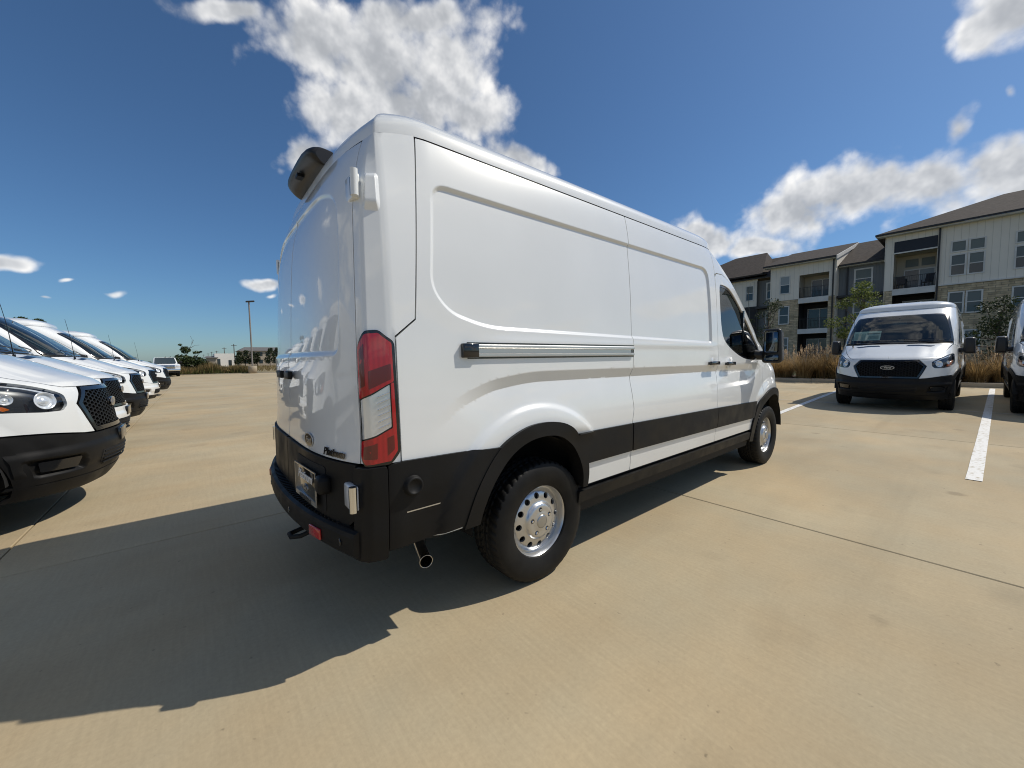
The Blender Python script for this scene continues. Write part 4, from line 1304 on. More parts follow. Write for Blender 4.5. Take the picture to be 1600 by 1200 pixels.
def concrete(name, base, streak=True):
    m = mat(name, base, .85, 0, .35)
    nt, N, L, B = nodes(m)
    def nz(vec, sc, det, ro=.55):
        n = N.new('ShaderNodeTexNoise'); n.inputs['Scale'].default_value = sc; n.inputs['Detail'].default_value = det; n.inputs['Roughness'].default_value = ro
        L.new(vec, n.inputs['Vector']); return n.outputs['Fac']
    def mr(x, a, b, c, d):
        n = N.new('ShaderNodeMapRange'); n.inputs[1].default_value = a; n.inputs[2].default_value = b; n.inputs[3].default_value = c; n.inputs[4].default_value = d; n.clamp = True
        L.new(x, n.inputs[0]); return n.outputs[0]
    def mul(a, b):
        n = N.new('ShaderNodeMath'); n.operation = 'MULTIPLY'
        for i, q in enumerate((a, b)):
            if isinstance(q, float): n.inputs[i].default_value = q
            else: L.new(q, n.inputs[i])
        return n.outputs[0]
    P0 = pos_coords(m)
    PS = pos_coords(m, (1, .06, 1))      # broom marks run along y
    PL = pos_coords(m, (.35, 1, 1))
    big = mr(nz(P0, .35, 5), .3, .7, .86, 1.10)
    mid = mr(nz(PL, 2.2, 6, .6), .3, .7, .93, 1.06)
    fine = mr(nz(P0, 55, 4, .7), .25, .75, .91, 1.07)
    broom = mr(nz(PS, 60, 3, .6), .3, .7, .955, 1.035)
    oi = N.new('ShaderNodeObjectInfo')
    rnd = mr(oi.outputs['Random'], 0, 1, .93, 1.05)
    # few dark scuffs and pits
    pits = mr(nz(P0, 26, 2, .4), .72, .80, 1.0, .62)
    scuff = mr(nz(PL, 5.5, 3, .5), .70, .80, 1.0, .84)
    stain = mr(nz(P0, 1.25, 3, .5), .62, .74, 1.0, .86)
    vo = N.new('ShaderNodeTexVoronoi'); vo.inputs['Scale'].default_value = .85; L.new(P0, vo.inputs['Vector'])
    wob = N.new('ShaderNodeMath'); wob.operation = 'MULTIPLY_ADD'; wob.inputs[1].default_value = .10; L.new(nz(P0, 9, 4, .6), wob.inputs[0]); L.new(vo.outputs['Distance'], wob.inputs[2])
    drip = mr(wob.outputs[0], .085, .125, .74, 1.0)
    rub = mr(nz(pos_coords(m, (.10, 1.6, 1)), 1.1, 4, .6), .60, .72, 1.0, .90)      # worn wheel tracks along x
    v = big
    for q in (mid, fine, broom, rnd, pits, scuff, stain, drip, rub): v = mul(v, q)
    hue = N.new('ShaderNodeMix'); hue.data_type = 'RGBA'
    hue.inputs['A'].default_value = (base[0] * 1.03, base[1] * .985, base[2] * .93, 1); hue.inputs['B'].default_value = (base[0] * .97, base[1] * 1.01, base[2] * 1.05, 1)
    L.new(mr(nz(P0, .8, 4), .35, .65, 0, 1), hue.inputs['Factor'])
    sc = N.new('ShaderNodeVectorMath'); sc.operation = 'SCALE'
    L.new(hue.outputs['Result'], sc.inputs[0]); L.new(v, sc.inputs['Scale'])
    L.new(sc.outputs[0], B.inputs['Base Color'])
    bp = N.new('ShaderNodeBump'); bp.inputs['Strength'].default_value = .35; bp.inputs['Distance'].default_value = .004
    ad = N.new('ShaderNodeMath'); ad.operation = 'ADD'; L.new(broom, ad.inputs[0]); L.new(fine, ad.inputs[1])
    L.new(ad.outputs[0], bp.inputs['Height']); L.new(bp.outputs[0], B.inputs['Normal'])
    return m

MT['concrete'] = concrete('broomed_concrete', (.420, .344, .222))
MT['joint'] = mat('joint_filler', (.05, .046, .04), .9)
MT['sealant'] = mat('pale_sealant', (.62, .61, .57), .7)
MT['line'] = mat('white_line_paint', (.72, .71, .67), .65)
add_noise(MT['line'], 22, (.46, .41, .31), (.76, .75, .71), 9, coords='Object', a=.33, b=.47)
MT['kerb'] = concrete('kerb_concrete', (.40, .34, .25))
MT['soil'] = mat('dry_soil', (.20, .155, .095), .95)
add_noise(MT['soil'], .25, (.15, .135, .07), (.28, .22, .13), 8)
MT['mulch'] = mat('mulch', (.07, .05, .035), .95)
add_noise(MT['mulch'], 14, (.035, .025, .018), (.13, .09, .06), 6)

g = MB(); g.add([(-3000, -3000, -.15), (3000, -3000, -.15), (3000, 3000, -.15), (-3000, 3000, -.15)], [(0, 1, 2, 3)])
tag(g.build('ground', MT['soil']), kind='structure')
XS = [-24.1, -19.6, -15.1, -10.6, -6.0, -1.43, 3.17, 8.35, 12.40, 16.4, 20.0]
YS = [1.24 + 4.57 * k for k in range(-7, 12)]
def gz(x, y):
    """the lot falls a little to the left and rises to the kerb"""
    return float(np.interp(x, [8.35, 12.40, 16.4, 20.0], [0, .05, .09, .12]) + np.interp(y, [1.24, 5.81, 10.38], [0, -.015, -.01]))
g = MB(); nx_ = len(XS)
g.add([(x, y, gz(x, y) - .018) for y in YS for x in XS], [(j * nx_ + i, j * nx_ + i + 1, (j + 1) * nx_ + i + 1, (j + 1) * nx_ + i) for j in range(len(YS) - 1) for i in range(nx_ - 1)])
lot = tag(g.build('parking_lot', MT['joint']), kind='structure')
for i in range(len(XS) - 1):
    w_ = XS[i + 1] - XS[i]
    gp, ch = .005, .006
    o_ = [(gp, gp), (w_ - gp, gp), (w_ - gp, 4.57 - gp), (gp, 4.57 - gp)]
    n_ = [(gp + ch, gp + ch), (w_ - gp - ch, gp + ch), (w_ - gp - ch, 4.57 - gp - ch), (gp + ch, 4.57 - gp - ch)]
    for j in range(len(YS) - 1):
        b = MB(); H_ = lambda x, y: gz(XS[i] + x, YS[j] + y)
        vs = [(x, y, H_(x, y)) for x, y in n_] + [(x, y, H_(x, y) - .005) for x, y in o_] + [(x, y, H_(x, y) - .05) for x, y in o_]
        b.add(vs, [(0, 1, 2, 3)] + [(k, 4 + k, 4 + (k + 1) % 4, (k + 1) % 4) for k in range(4)] + [(4 + k, 8 + k, 8 + (k + 1) % 4, 4 + (k + 1) % 4) for k in range(4)])
        me = b.mesh('concrete_slab', True); me.materials.append(MT['concrete'])
        link('concrete_slab', me, None, lot, (XS[i], YS[j], 0))
b = MB()
for y0_, y1_ in ((-28, 1.24), (1.24, 5.81), (5.81, 10.38), (10.38, 20)):
    za, zb = gz(12.4, y0_) + .003, gz(12.4, y1_) + .003
    b.add([(12.385, y0_, za), (12.415, y0_, za), (12.415, y1_, zb), (12.385, y1_, zb)], [(0, 1, 2, 3)])
b.build('joint_sealant', MT['sealant'], lot)

def line(x0, y0, x1, y1, w=.115):
    d = Vector((x1 - x0, y1 - y0)).normalized(); n = Vector((-d.y, d.x)) * w / 2
    b = MB(); k = 60; vs = []
    rr = random.Random(int(x0 * 100 + y0 * 7))
    for i in range(k + 1):
        p = Vector((x0, y0)).lerp(Vector((x1, y1)), i / k)
        j1, j2 = rr.uniform(-.001, .001), rr.uniform(-.001, .001)
        vs += [(p.x + n.x, p.y + n.y + j1, gz(p.x, p.y) + .006), (p.x - n.x, p.y - n.y + j2, gz(p.x, p.y) + .006)]
    b.add(vs, [(2*i, 2*i+1, 2*i+3, 2*i+2) for i in range(k)])
    tag(b.build('parking_line', MT['line'], None, True), kind='structure')
line(5.77, -2.585, 19.6, -2.87); line(6.6, .13, 19.6, .50); line(5.8, 3.3, 19.6, 3.6); line(5.8, -5.7, 19.6, -6.0); line(5.8, 6.4, 19.6, 6.6)

# kerb in cast lengths
kr = MB(); kr.box(20.02, 20.16, YS[0], 30, -.05, .06); kerb = tag(kr.build('kerb', MT['kerb']), kind='structure')
me = rbox_mesh('kerb_length', (.15, 2.99, .22), .018, 2); me.materials.append(MT['kerb'])
y = -29.5
while y < 30:
    link('kerb_length', me, None, kerb, (20.095, y, gz(20, y) + .045)); y += 3.0
g = MB(); n_ = 60; rr = random.Random(3)
vs = []
for i in range(n_ + 1):
    for j in range(7):
        vs.append((20.17 + j * .75, -30 + i, .20 + rr.uniform(-.02, .05) + (.03 if 0 < j < 6 else 0)))
g.add(vs, [(i*7+j, i*7+j+1, (i+1)*7+j+1, (i+1)*7+j) for i in range(n_) for j in range(6)], 0, True)
tag(g.build('planting_bed', MT['mulch'], None, True), kind='structure')
g = MB(); g.add([(24.6, -60, .18), (60, -60, .35), (60, 60, .35), (24.6, 60, .18)], [(0, 1, 2, 3)])
MT['lawn'] = mat('lawn', (.07, .085, .03), .95); add_noise(MT['lawn'], 3, (.05, .065, .02), (.11, .11, .045), 6)
tag(g.build('lawn', MT['lawn'], None, True), kind='structure')
# ------------------------------------------------------------------ apartment building (facade faces -x)
BX = 48.0
def board_mat(name, col, pitch=.40):
    m = mat(name, col, .7, 0, .3)
    nt, N, L, B = nodes(m)
    g = N.new('ShaderNodeNewGeometry'); w = N.new('ShaderNodeTexWave'); w.bands_direction = 'Y'; w.wave_profile = 'SAW'
    w.inputs['Scale'].default_value = 6.2832 / 20 / pitch * 1.0; w.inputs['Distortion'].default_value = 0
    L.new(g.outputs['Position'], w.inputs['Vector'])
    r = N.new('ShaderNodeValToRGB'); r.color_ramp.elements[0].position = .0; r.color_ramp.elements[1].position = .10
    r.color_ramp.elements[0].color = (col[0] * .72, col[1] * .72, col[2] * .72, 1); r.color_ramp.elements[1].color = (*col, 1)
    L.new(w.outputs['Fac'], r.inputs['Fac'])
    n = N.new('ShaderNodeTexNoise'); n.inputs['Scale'].default_value = .7; n.inputs['Detail'].default_value = 6; L.new(g.outputs['Position'], n.inputs['Vector'])
    mp = N.new('ShaderNodeMapRange'); mp.inputs[3].default_value = .90; mp.inputs[4].default_value = 1.06; L.new(n.outputs['Fac'], mp.inputs[0])
    sc = N.new('ShaderNodeVectorMath'); sc.operation = 'SCALE'; L.new(r.outputs[0], sc.inputs[0]); L.new(mp.outputs[0], sc.inputs['Scale'])
    L.new(sc.outputs[0], B.inputs['Base Color'])
    bp = N.new('ShaderNodeBump'); bp.inputs['Strength'].default_value = .6; bp.inputs['Distance'].default_value = .02; L.new(w.outputs['Fac'], bp.inputs['Height']); L.new(bp.outputs[0], B.inputs['Normal'])
    return m
MT['board'] = board_mat('white_board_siding', (.76, .71, .62))
MT['grey_board'] = board_mat('grey_siding', (.20, .21, .215), .22)
MT['fascia'] = mat('white_fascia', (.62, .61, .58), .6); add_noise(MT['fascia'], 1.5, (.56, .55, .52), (.66, .65, .62), 5)
MT['dark_trim'] = mat('dark_gutter', (.018, .015, .014), .4)
MT['navy'] = mat('navy_panel', (.010, .014, .024), .5)
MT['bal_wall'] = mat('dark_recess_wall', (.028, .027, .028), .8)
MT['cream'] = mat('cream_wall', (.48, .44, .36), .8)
MT['win_glass'] = mat('house_glass', (.035, .05, .058), .06, 0, .6)
MT['blind'] = mat('window_blind', (.16, .185, .18), .7)
MT['blind2'] = mat('half_drawn_blind', (.11, .13, .13), .4)
MT['curtain'] = mat('light_curtain', (.30, .34, .36), .8)
m = MT['stone'] = mat('limestone', (.40, .33, .23), .9, 0, .3)
nt, N, L, B = nodes(m)
g_ = N.new('ShaderNodeNewGeometry'); sp = N.new('ShaderNodeSeparateXYZ'); L.new(g_.outputs['Position'], sp.inputs[0])
cmb = N.new('ShaderNodeCombineXYZ'); L.new(sp.outputs['Y'], cmb.inputs[0]); L.new(sp.outputs['Z'], cmb.inputs[1])
br = N.new('ShaderNodeTexBrick'); br.offset = .43; br.inputs['Scale'].default_value = 1.0; br.inputs['Brick Width'].default_value = .62; br.inputs['Row Height'].default_value = .17; br.inputs['Mortar Size'].default_value = .012
br.inputs['Color1'].default_value = (.62, .49, .32, 1); br.inputs['Color2'].default_value = (.39, .32, .21, 1); br.inputs['Mortar'].default_value = (.25, .22, .17, 1); br.inputs['Bias'].default_value = .1
L.new(cmb.outputs[0], br.inputs['Vector'])
nz_ = N.new('ShaderNodeTexNoise'); nz_.inputs['Scale'].default_value = 3; nz_.inputs['Detail'].default_value = 6; L.new(g_.outputs['Position'], nz_.inputs['Vector'])
mxx = N.new('ShaderNodeMix'); mxx.data_type = 'RGBA'; mxx.blend_type = 'OVERLAY'; mxx.inputs['Factor'].default_value = .6
L.new(br.outputs['Color'], mxx.inputs['A']); L.new(nz_.outputs['Fac'], mxx.inputs['B']); L.new(mxx.outputs['Result'], B.inputs['Base Color'])
bp = N.new('ShaderNodeBump'); bp.inputs['Strength'].default_value = .8; bp.inputs['Distance'].default_value = .03; L.new(br.outputs['Fac'], bp.inputs['Height']); bp.invert = True; L.new(bp.outputs[0], B.inputs['Normal'])
m = MT['shingle'] = mat('roof_shingles', (.085, .072, .062), .9, 0, .2)
add_noise(m, 7, (.036, .030, .026), (.075, .063, .054), 8, coords='Object', stretch=(1, .5, 3))
add_bump(m, 9, .5, .03, 5, stretch=(1, .5, 3))

bld = empty('apartment_building', (BX, 4, 0))
tag(bld, 'three storey apartment building in white siding and tan stone behind the parked vans', 'building')
BO = Vector((BX, 4, 0))
def bb(name, x0, x1, y0, y1, z0, z1, m_, parent=bld, bevel=0):
    b = MB(); b.box(x0 - BO.x, x1 - BO.x, min(y0, y1) - BO.y, max(y0, y1) - BO.y, z0, z1)
    return b.build(name, m_, parent)

def wall(name, x, y0, y1, z0, z1, m_, holes=(), depth=.25):
    """a wall with rectangular openings and their reveals; y0 < y1"""
    ys = sorted(set([y0, y1] + [h for q in holes for h in q[:2] if y0 < h < y1]))
    zs = sorted(set([z0, z1] + [h for q in holes for h in q[2:] if z0 < h < z1]))
    b = MB()
    isin = lambda y, z: any(q[0] < y < q[1] and q[2] < z < q[3] for q in holes)
    for i in range(len(ys) - 1):
        for j in range(len(zs) - 1):
            if isin((ys[i] + ys[i+1]) / 2, (zs[j] + zs[j+1]) / 2): continue
            v = [(x - BO.x, ys[i] - BO.y, zs[j]), (x - BO.x, ys[i] - BO.y, zs[j+1]), (x - BO.x, ys[i+1] - BO.y, zs[j+1]), (x - BO.x, ys[i+1] - BO.y, zs[j])]
            b.add(v, [(0, 3, 2, 1)[::-1]])
    for a, c, d, e in holes:
        if e <= z0 or d >= z1: continue
        d, e = max(d, z0), min(e, z1)
        X0, X1 = x - BO.x, x + depth - BO.x
        a, c = a - BO.y, c - BO.y
        b.add([(X0, a, d), (X1, a, d), (X1, a, e), (X0, a, e)], [(0, 1, 2, 3)]); b.add([(X0, c, d), (X0, c, e), (X1, c, e), (X1, c, d)], [(0, 1, 2, 3)])
        b.add([(X0, a, e), (X1, a, e), (X1, c, e), (X0, c, e)], [(0, 1, 2, 3)]); b.add([(X0, a, d), (X0, c, d), (X1, c, d), (X1, a, d)], [(0, 1, 2, 3)])
    return b.build(name, m_, bld)

WR = random.Random(77)
def window(x, y0, y1, z0, z1, two=True, blind=.5, surround=.10, wide=None):
    """sash window: casing frame with two panes and a blind behind the upper one"""
    f = MB(); X = x - BO.x
    a, c = y0 - BO.y, y1 - BO.y; s = surround
    for q in ((a - s, c + s, z1, z1 + s), (a - s, c + s, z0 - s, z0), (a - s, a, z0, z1), (c, c + s, z0, z1)):
        f.box(X - .05, X + .06, q[0], q[1], q[2], q[3])
    zm = (z0 + z1) / 2
    if two: f.box(X - .035, X + .03, a, c, zm - .035, zm + .035)
    o = f.build('window', MT['fascia'], bld)
    b = MB(); b.add([(X - .008, a, z0), (X - .008, a, zm), (X - .008, c, zm), (X - .008, c, z0)], [(0, 3, 2, 1)[::-1]]); b.build('pane', MT['win_glass'], o)
    b = MB(); b.add([(X - .014, a, zm), (X - .014, a, z1), (X - .014, c, z1), (X - .014, c, zm)], [(0, 3, 2, 1)[::-1]]); b.build('pane', MT[WR.choice(('blind', 'blind', 'blind2', 'win_glass', 'curtain'))], o)
    return o

def balcony(y0, y1, z0, z1, x, inner, rail=True, transom=False, deep=1.9, door=(.22, .92)):
    """recess with back wall, sliding door, railing"""
    X0, X1 = x + .02 - BO.x, x + deep - BO.x
    a, c = y0 - BO.y, y1 - BO.y
    b = MB()
    b.add([(X1, a, z0), (X1, a, z1), (X1, c, z1), (X1, c, z0)], [(0, 1, 2, 3)])
    b.add([(X0, a, z0), (X1, a, z0), (X1, a, z1), (X0, a, z1)], [(0, 1, 2, 3)]); b.add([(X0, c, z0), (X0, c, z1), (X1, c, z1), (X1, c, z0)], [(0, 1, 2, 3)])
    b.add([(X0, a, z1), (X1, a, z1), (X1, c, z1), (X0, c, z1)], [(0, 1, 2, 3)]); b.add([(X0, a, z0), (X0, c, z0), (X1, c, z0), (X1, a, z0)], [(0, 1, 2, 3)])
    o = b.build('balcony', inner, bld)
    w_ = c - a; d0, d1 = a + w_ * (1 - door[1]), a + w_ * (1 - door[0]); zt = z0 + (1.72 if transom else min(2.05, (z1 - z0) * .80))
    f = MB()
    for q in ((d0 - .09, d1 + .09, zt, zt + .10), (d0 - .09, d0, z0, zt), (d1, d1 + .09, z0, zt), ((d0 + d1) / 2 - .04, (d0 + d1) / 2 + .04, z0, zt)): f.box(X1 - .10, X1 - .01, *q)
    f.build('sliding_door', MT['fascia'], bld)
    for k in (0, 1):
        g0, g1 = (d0, (d0 + d1) / 2 - .04) if k == 0 else ((d0 + d1) / 2 + .04, d1)
        b = MB(); b.add([(X1 - .05, g0, z0), (X1 - .05, g0, zt), (X1 - .05, g1, zt), (X1 - .05, g1, z0)], [(0, 1, 2, 3)]); b.build('door_pane', MT['curtain'] if (transom and k == 0) else MT['win_glass'], o)
    if transom:
        for k in (0, 1):
            g0, g1 = (d0, (d0 + d1) / 2 - .1) if k == 0 else ((d0 + d1) / 2 + .1, d1)
            b = MB(); b.add([(X1 - .05, g0, z0 + 2.05), (X1 - .05, g0, z0 + 2.72), (X1 - .05, g1, z0 + 2.72), (X1 - .05, g1, z0 + 2.05)], [(0, 1, 2, 3)]); b.build('transom_pane', MT['blind'], o)
    if rail:
        r = MB()
        r.box(X0 + .02, X0 + .06, a, c, z0 + 1.02, z0 + 1.06); r.box(X0 + .02, X0 + .06, a, c, z0 + .08, z0 + .11)
        n = int(w_ / .11)
        for k in range(n + 1): y = a + w_ * k / n; r.box(X0 + .03, X0 + .05, y - .009, y + .009, z0 + .11, z0 + 1.02)
        tag(r.build('railing', MT['dark_trim'], bld), kind='stuff')
    return o

# right-hand block
RW_ = -16.0
hR = [(.08, 2.65, 6.97, 10.02), (.08, 2.65, 3.90, 6.42), (.08, 2.65, .80, 3.35)]
wall('upper_wall', BX, RW_, 3.20, 6.87, 11.72, MT['board'], hR)
wall('stone_wall', BX - .06, RW_, 3.20, .0, 6.87, MT['stone'], hR)
bb('stone_cap', BX - .14, BX, RW_, .06, 6.84, 6.93, MT['fascia'])
bb('balcony_slab', BX - .10, BX + .02, .06, 2.68, 6.42, 6.95, MT['fascia'])
bb('balcony_slab', BX - .10, BX + .02, .06, 2.68, 3.42, 3.90, MT['fascia'])
bb('navy_panel', BX - .03, BX + .01, .08, 2.67, 10.14, 11.08, MT['navy'])
bb('panel_sill', BX - .07, BX + .01, .06, 2.69, 10.02, 10.13, MT['fascia'])
balcony(.08, 2.65, 6.97, 10.02, BX, MT['cream'], True, True)
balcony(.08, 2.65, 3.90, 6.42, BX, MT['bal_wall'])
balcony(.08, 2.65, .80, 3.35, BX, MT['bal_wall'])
for y1 in (-.75, -1.71, -3.98, -4.95, -8.0, -9.0):
    y0 = y1 - .70
    window(BX, y0, y1, 7.64, 9.19)
    f = MB(); X = BX - BO.x
    for q in ((y0 - .1, y1 + .1, 10.27, 10.37), (y0 - .1, y1 + .1, 9.43, 9.53), (y0 - .1, y0, 9.53, 10.27), (y1, y1 + .1, 9.53, 10.27)): f.box(X - .05, X + .06, q[0] - BO.y, q[1] - BO.y, q[2], q[3])
    o = f.build('transom_window', MT['fascia'], bld)
    b = MB(); b.add([(X - .010, y0 - BO.y, 9.53), (X - .010, y0 - BO.y, 10.27), (X - .010, y1 - BO.y, 10.27), (X - .010, y1 - BO.y, 9.53)], [(0, 1, 2, 3)]); b.build('pane', MT['blind'], o)
    window(BX - .06, y0, y1, 4.56, 6.16); window(BX - .06, y0, y1, 1.45, 3.05)
# downpipes
def pipe(x, y, z0, z1):
    b = MB(); b.box(x - .10 - BO.x, x - BO.x, y - .055 - BO.y, y + .055 - BO.y, z0, z1); b.build('downpipe', MT['dark_trim'], bld)
pipe(BX - .07, -.02, .2, 11.7); pipe(BX - .07, 6.82, .2, 10.55); pipe(49.35, 6.0, .2, 9.7); pipe(BX + .9, 13.62, .2, 9.55)
# grey link, set back
GX = 49.4
wall('grey_wall', GX, 3.2, 6.7, 3.4, 9.80, MT['grey_board'], [(4.28, 5.42, 7.60, 9.34)], .1)
wall('stone_wall', GX - .03, 3.2, 6.7, 0, 3.4, MT['stone'])
window(GX, 4.30, 5.40, 7.62, 9.32, surround=.13); window(GX, 4.30, 5.40, 4.5, 6.1, surround=.13)
bb('return_wall', BX + .01, GX + .6, 3.19, 3.24, 0, 11.7, MT['board'])
bb('return_wall', BX + .01, GX + .6, 6.66, 6.71, 0, 10.6, MT['board'])
bb('canopy', GX - 1.0, GX, 3.25, 6.6, 6.75, 6.95, MT['dark_trim'])
# middle block
hM = [(7.16, 9.55, 7.06, 9.38), (7.16, 9.55, 3.90, 6.50), (7.16, 9.55, .80, 3.40)]
wall('upper_wall', BX, 6.70, 12.10, 7.0, 10.55, MT['board'], hM)
wall('stone_wall', BX - .06, 6.62, 12.18, 0, 7.0, MT['stone'], hM)
bb('balcony_slab', BX - .12, BX + .02, 7.13, 9.58, 6.52, 7.04, MT['fascia']); bb('balcony_slab', BX - .12, BX + .02, 7.10, 9.56, 3.42, 3.90, MT['fascia'])
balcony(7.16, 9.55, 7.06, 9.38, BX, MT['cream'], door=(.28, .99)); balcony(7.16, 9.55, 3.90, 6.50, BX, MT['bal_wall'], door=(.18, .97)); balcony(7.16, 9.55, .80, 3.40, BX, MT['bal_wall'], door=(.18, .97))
for z0, z1 in ((7.76, 9.44), (4.58, 6.30), (1.45, 3.02)): window(BX - (.06 if z0 < 7 else 0), 10.42, 11.18, z0, z1)
# left part
wall('grey_wall', GX, 12.1, 13.75, 3.4, 9.62, MT['grey_board'], [(12.18, 12.85, 7.56, 9.24)], .1)
wall('stone_wall', GX - .03, 12.1, 13.75, 0, 3.4, MT['stone']); window(GX, 12.20, 12.83, 7.58, 9.22, surround=.12); window(GX, 12.20, 12.83, 4.5, 6.1, surround=.12)
bb('return_wall', BX + .01, GX + .6, 12.09, 12.14, 0, 10.5, MT['board'])
bb('canopy', GX - 1.0, GX, 12.2, 13.7, 6.45, 6.65, MT['dark_trim'])
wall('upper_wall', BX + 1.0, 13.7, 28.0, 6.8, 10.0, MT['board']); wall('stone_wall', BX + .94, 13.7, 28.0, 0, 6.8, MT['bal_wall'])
for y in (14.14, 18.2, 21.0):
    window(BX + 1.0, y, y + .66, 7.54, 9.10)
# roofs
def sheet(name, pts, m_, th=.16):
    b = MB(); n = len(pts)
    vs = [(x - BO.x, y - BO.y, z) for x, y, z in pts] + [(x - BO.x, y - BO.y, z - th) for x, y, z in pts]
    b.add(vs, [tuple(range(n)), tuple(range(n, 2 * n))[::-1]] + [(k, k + n, (k + 1) % n + n, (k + 1) % n) for k in range(n)])
    return b.build(name, m_, bld, True)
SH = MT['shingle']
sheet('roof', [(47.35, 3.86, 11.86), (47.35, -17, 11.86), (55.8, -17, 15.25), (55.8, -3.3, 15.25)], SH)
sheet('roof', [(47.35, 3.86, 11.861), (55.8, -3.3, 15.251), (63.0, 3.86, 11.861)], SH)
bb('soffit', 47.42, BX + .05, RW_, 3.80, 11.60, 11.71, MT['fascia']); bb('gutter', 47.24, 47.36, RW_, 3.86, 11.70, 11.84, MT['dark_trim'])
bb('gable_wall', BX + .1, 62, 3.22, 3.28, 9.5, 11.65, MT['board'])
sheet('roof', [(48.75, 30, 9.98), (48.75, 3.1, 9.98), (56.6, 3.1, 13.4), (56.6, 30, 13.4)], SH)
sheet('roof', [(56.6, 3.1, 13.401), (64, 3.1, 9.98), (64, 30, 9.98), (56.6, 30, 13.401)], SH)
bb('gutter', 48.64, 48.76, 3.24, 6.55, 9.80, 9.93, MT['dark_trim']); bb('gutter', 48.64, 48.76, 12.2, 29, 9.80, 9.95, MT['dark_trim'])
bb('soffit', 48.80, GX, 3.24, 6.6, 9.74, 9.81, MT['fascia'])
sheet('roof', [(47.35, 12.65, 10.74), (47.35, 6.55, 10.74), (57.0, 6.55, 13.62), (57.0, 12.65, 13.62)], SH)
bb('gutter', 47.24, 47.36, 6.55, 12.65, 10.56, 10.70, MT['dark_trim']); bb('soffit', 47.42, BX + .05, 6.6, 12.6, 10.48, 10.56, MT['fascia'])
sheet('barge_board', [(47.30, 6.46, 10.70), (47.30, 6.545, 10.70), (57.0, 6.545, 13.58), (57.0, 6.46, 13.58)], MT['fascia'], .34)
sheet('cheek_wall', [(48.0, 6.60, 10.8), (48.0, 6.66, 10.8), (57, 6.66, 13.5), (57, 6.60, 13.5)], MT['board'], 1.1)
sheet('roof', [(48.0, 24, 10.22), (48.0, 12.9, 10.22), (55.6, 14.9, 14.05), (55.6, 18.5, 14.05)], SH)
sheet('roof', [(48.0, 12.9, 10.221), (58.0, 12.9, 10.221), (55.6, 14.9, 14.051)], SH)
# two chairs on the upper right balcony
for y, rz in ((2.15, .3), (.62, -.4)):
    c = empty('balcony_chair', (BX + .55, y, 6.99), rz)
    tag(c, 'dark lounge chair on the upper balcony, %s' % ('left one by the white column' if y > 1 else 'right one by the dark downpipe'), 'chair', 'chairs on the upper balcony')
    b = MB(); b.box(-.25, .25, -.27, .27, .36, .42); b.build('seat', MT['dark_trim'], c)
    b = MB(); b.add([(.22, -.27, .42), (.22, .27, .42), (.45, .27, 1.15), (.45, -.27, 1.15), (.27, -.27, .42), (.27, .27, .42), (.50, .27, 1.15), (.50, -.27, 1.15)], [(0, 1, 2, 3), (7, 6, 5, 4), (0, 4, 5, 1), (2, 6, 7, 3), (1, 5, 6, 2), (0, 3, 7, 4)]); b.build('backrest', MT['dark_trim'], c)
    for sx_, sy_ in ((-.22, -.25), (-.22, .25), (.22, -.25), (.22, .25)):
        b = MB(); b.box(sx_ - .02, sx_ + .02, sy_ - .02, sy_ + .02, 0, .6 if sx_ < 0 else .36); b.build('leg', MT['dark_trim'], c)
# ------------------------------------------------------------------ plants
def leaf_mat(name, c1, c2, trans=.25):
    m = mat(name, c1, .6, 0, .3)
    nt, N, L, B = nodes(m)
    g = N.new('ShaderNodeNewGeometry'); n = N.new('ShaderNodeTexNoise'); n.inputs['Scale'].default_value = 1.6; n.inputs['Detail'].default_value = 3
    L.new(g.outputs['Position'], n.inputs['Vector'])
    ad = N.new('ShaderNodeMath'); ad.operation = 'ADD'; L.new(n.outputs['Fac'], ad.inputs[0])
    rp = N.new('ShaderNodeMath'); rp.operation = 'MULTIPLY_ADD'; rp.inputs[1].default_value = .7; rp.inputs[2].default_value = -.35; L.new(g.outputs['Random Per Island'], rp.inputs[0])
    L.new(rp.outputs[0], ad.inputs[1])
    r = N.new('ShaderNodeValToRGB'); r.color_ramp.elements[0].position = .25; r.color_ramp.elements[1].position = .8
    r.color_ramp.elements[0].color = (*c1, 1); r.color_ramp.elements[1].color = (*c2, 1)
    L.new(ad.outputs[0], r.inputs['Fac']); L.new(r.outputs[0], B.inputs['Base Color'])
    # thin leaves let some light through
    tl = N.new('ShaderNodeBsdfTranslucent'); L.new(r.outputs[0], tl.inputs[0])
    mx = N.new('ShaderNodeMixShader'); mx.inputs[0].default_value = trans
    out = [q for q in N if q.type == 'OUTPUT_MATERIAL'][0]
    L.new(B.outputs[0], mx.inputs[1]); L.new(tl.outputs[0], mx.inputs[2]); L.new(mx.outputs[0], out.inputs[0])
    return m
MT['straw'] = leaf_mat('straw_grass', (.19, .122, .044), (.50, .34, .155), .38)
MT['plume'] = leaf_mat('grass_plume', (.46, .32, .18), (.70, .54, .36), .4)
MT['leaf_dark'] = leaf_mat('dark_leaves', (.018, .028, .012), (.05, .07, .025))
MT['leaf_light'] = leaf_mat('pale_leaves', (.07, .10, .022), (.20, .23, .07), .4)
MT['leaf_mid'] = leaf_mat('mid_leaves', (.025, .04, .014), (.07, .095, .03))
MT['bark'] = mat('bark', (.09, .07, .055), .9); add_noise(MT['bark'], 12, (.05, .04, .03), (.14, .11, .09), 5)

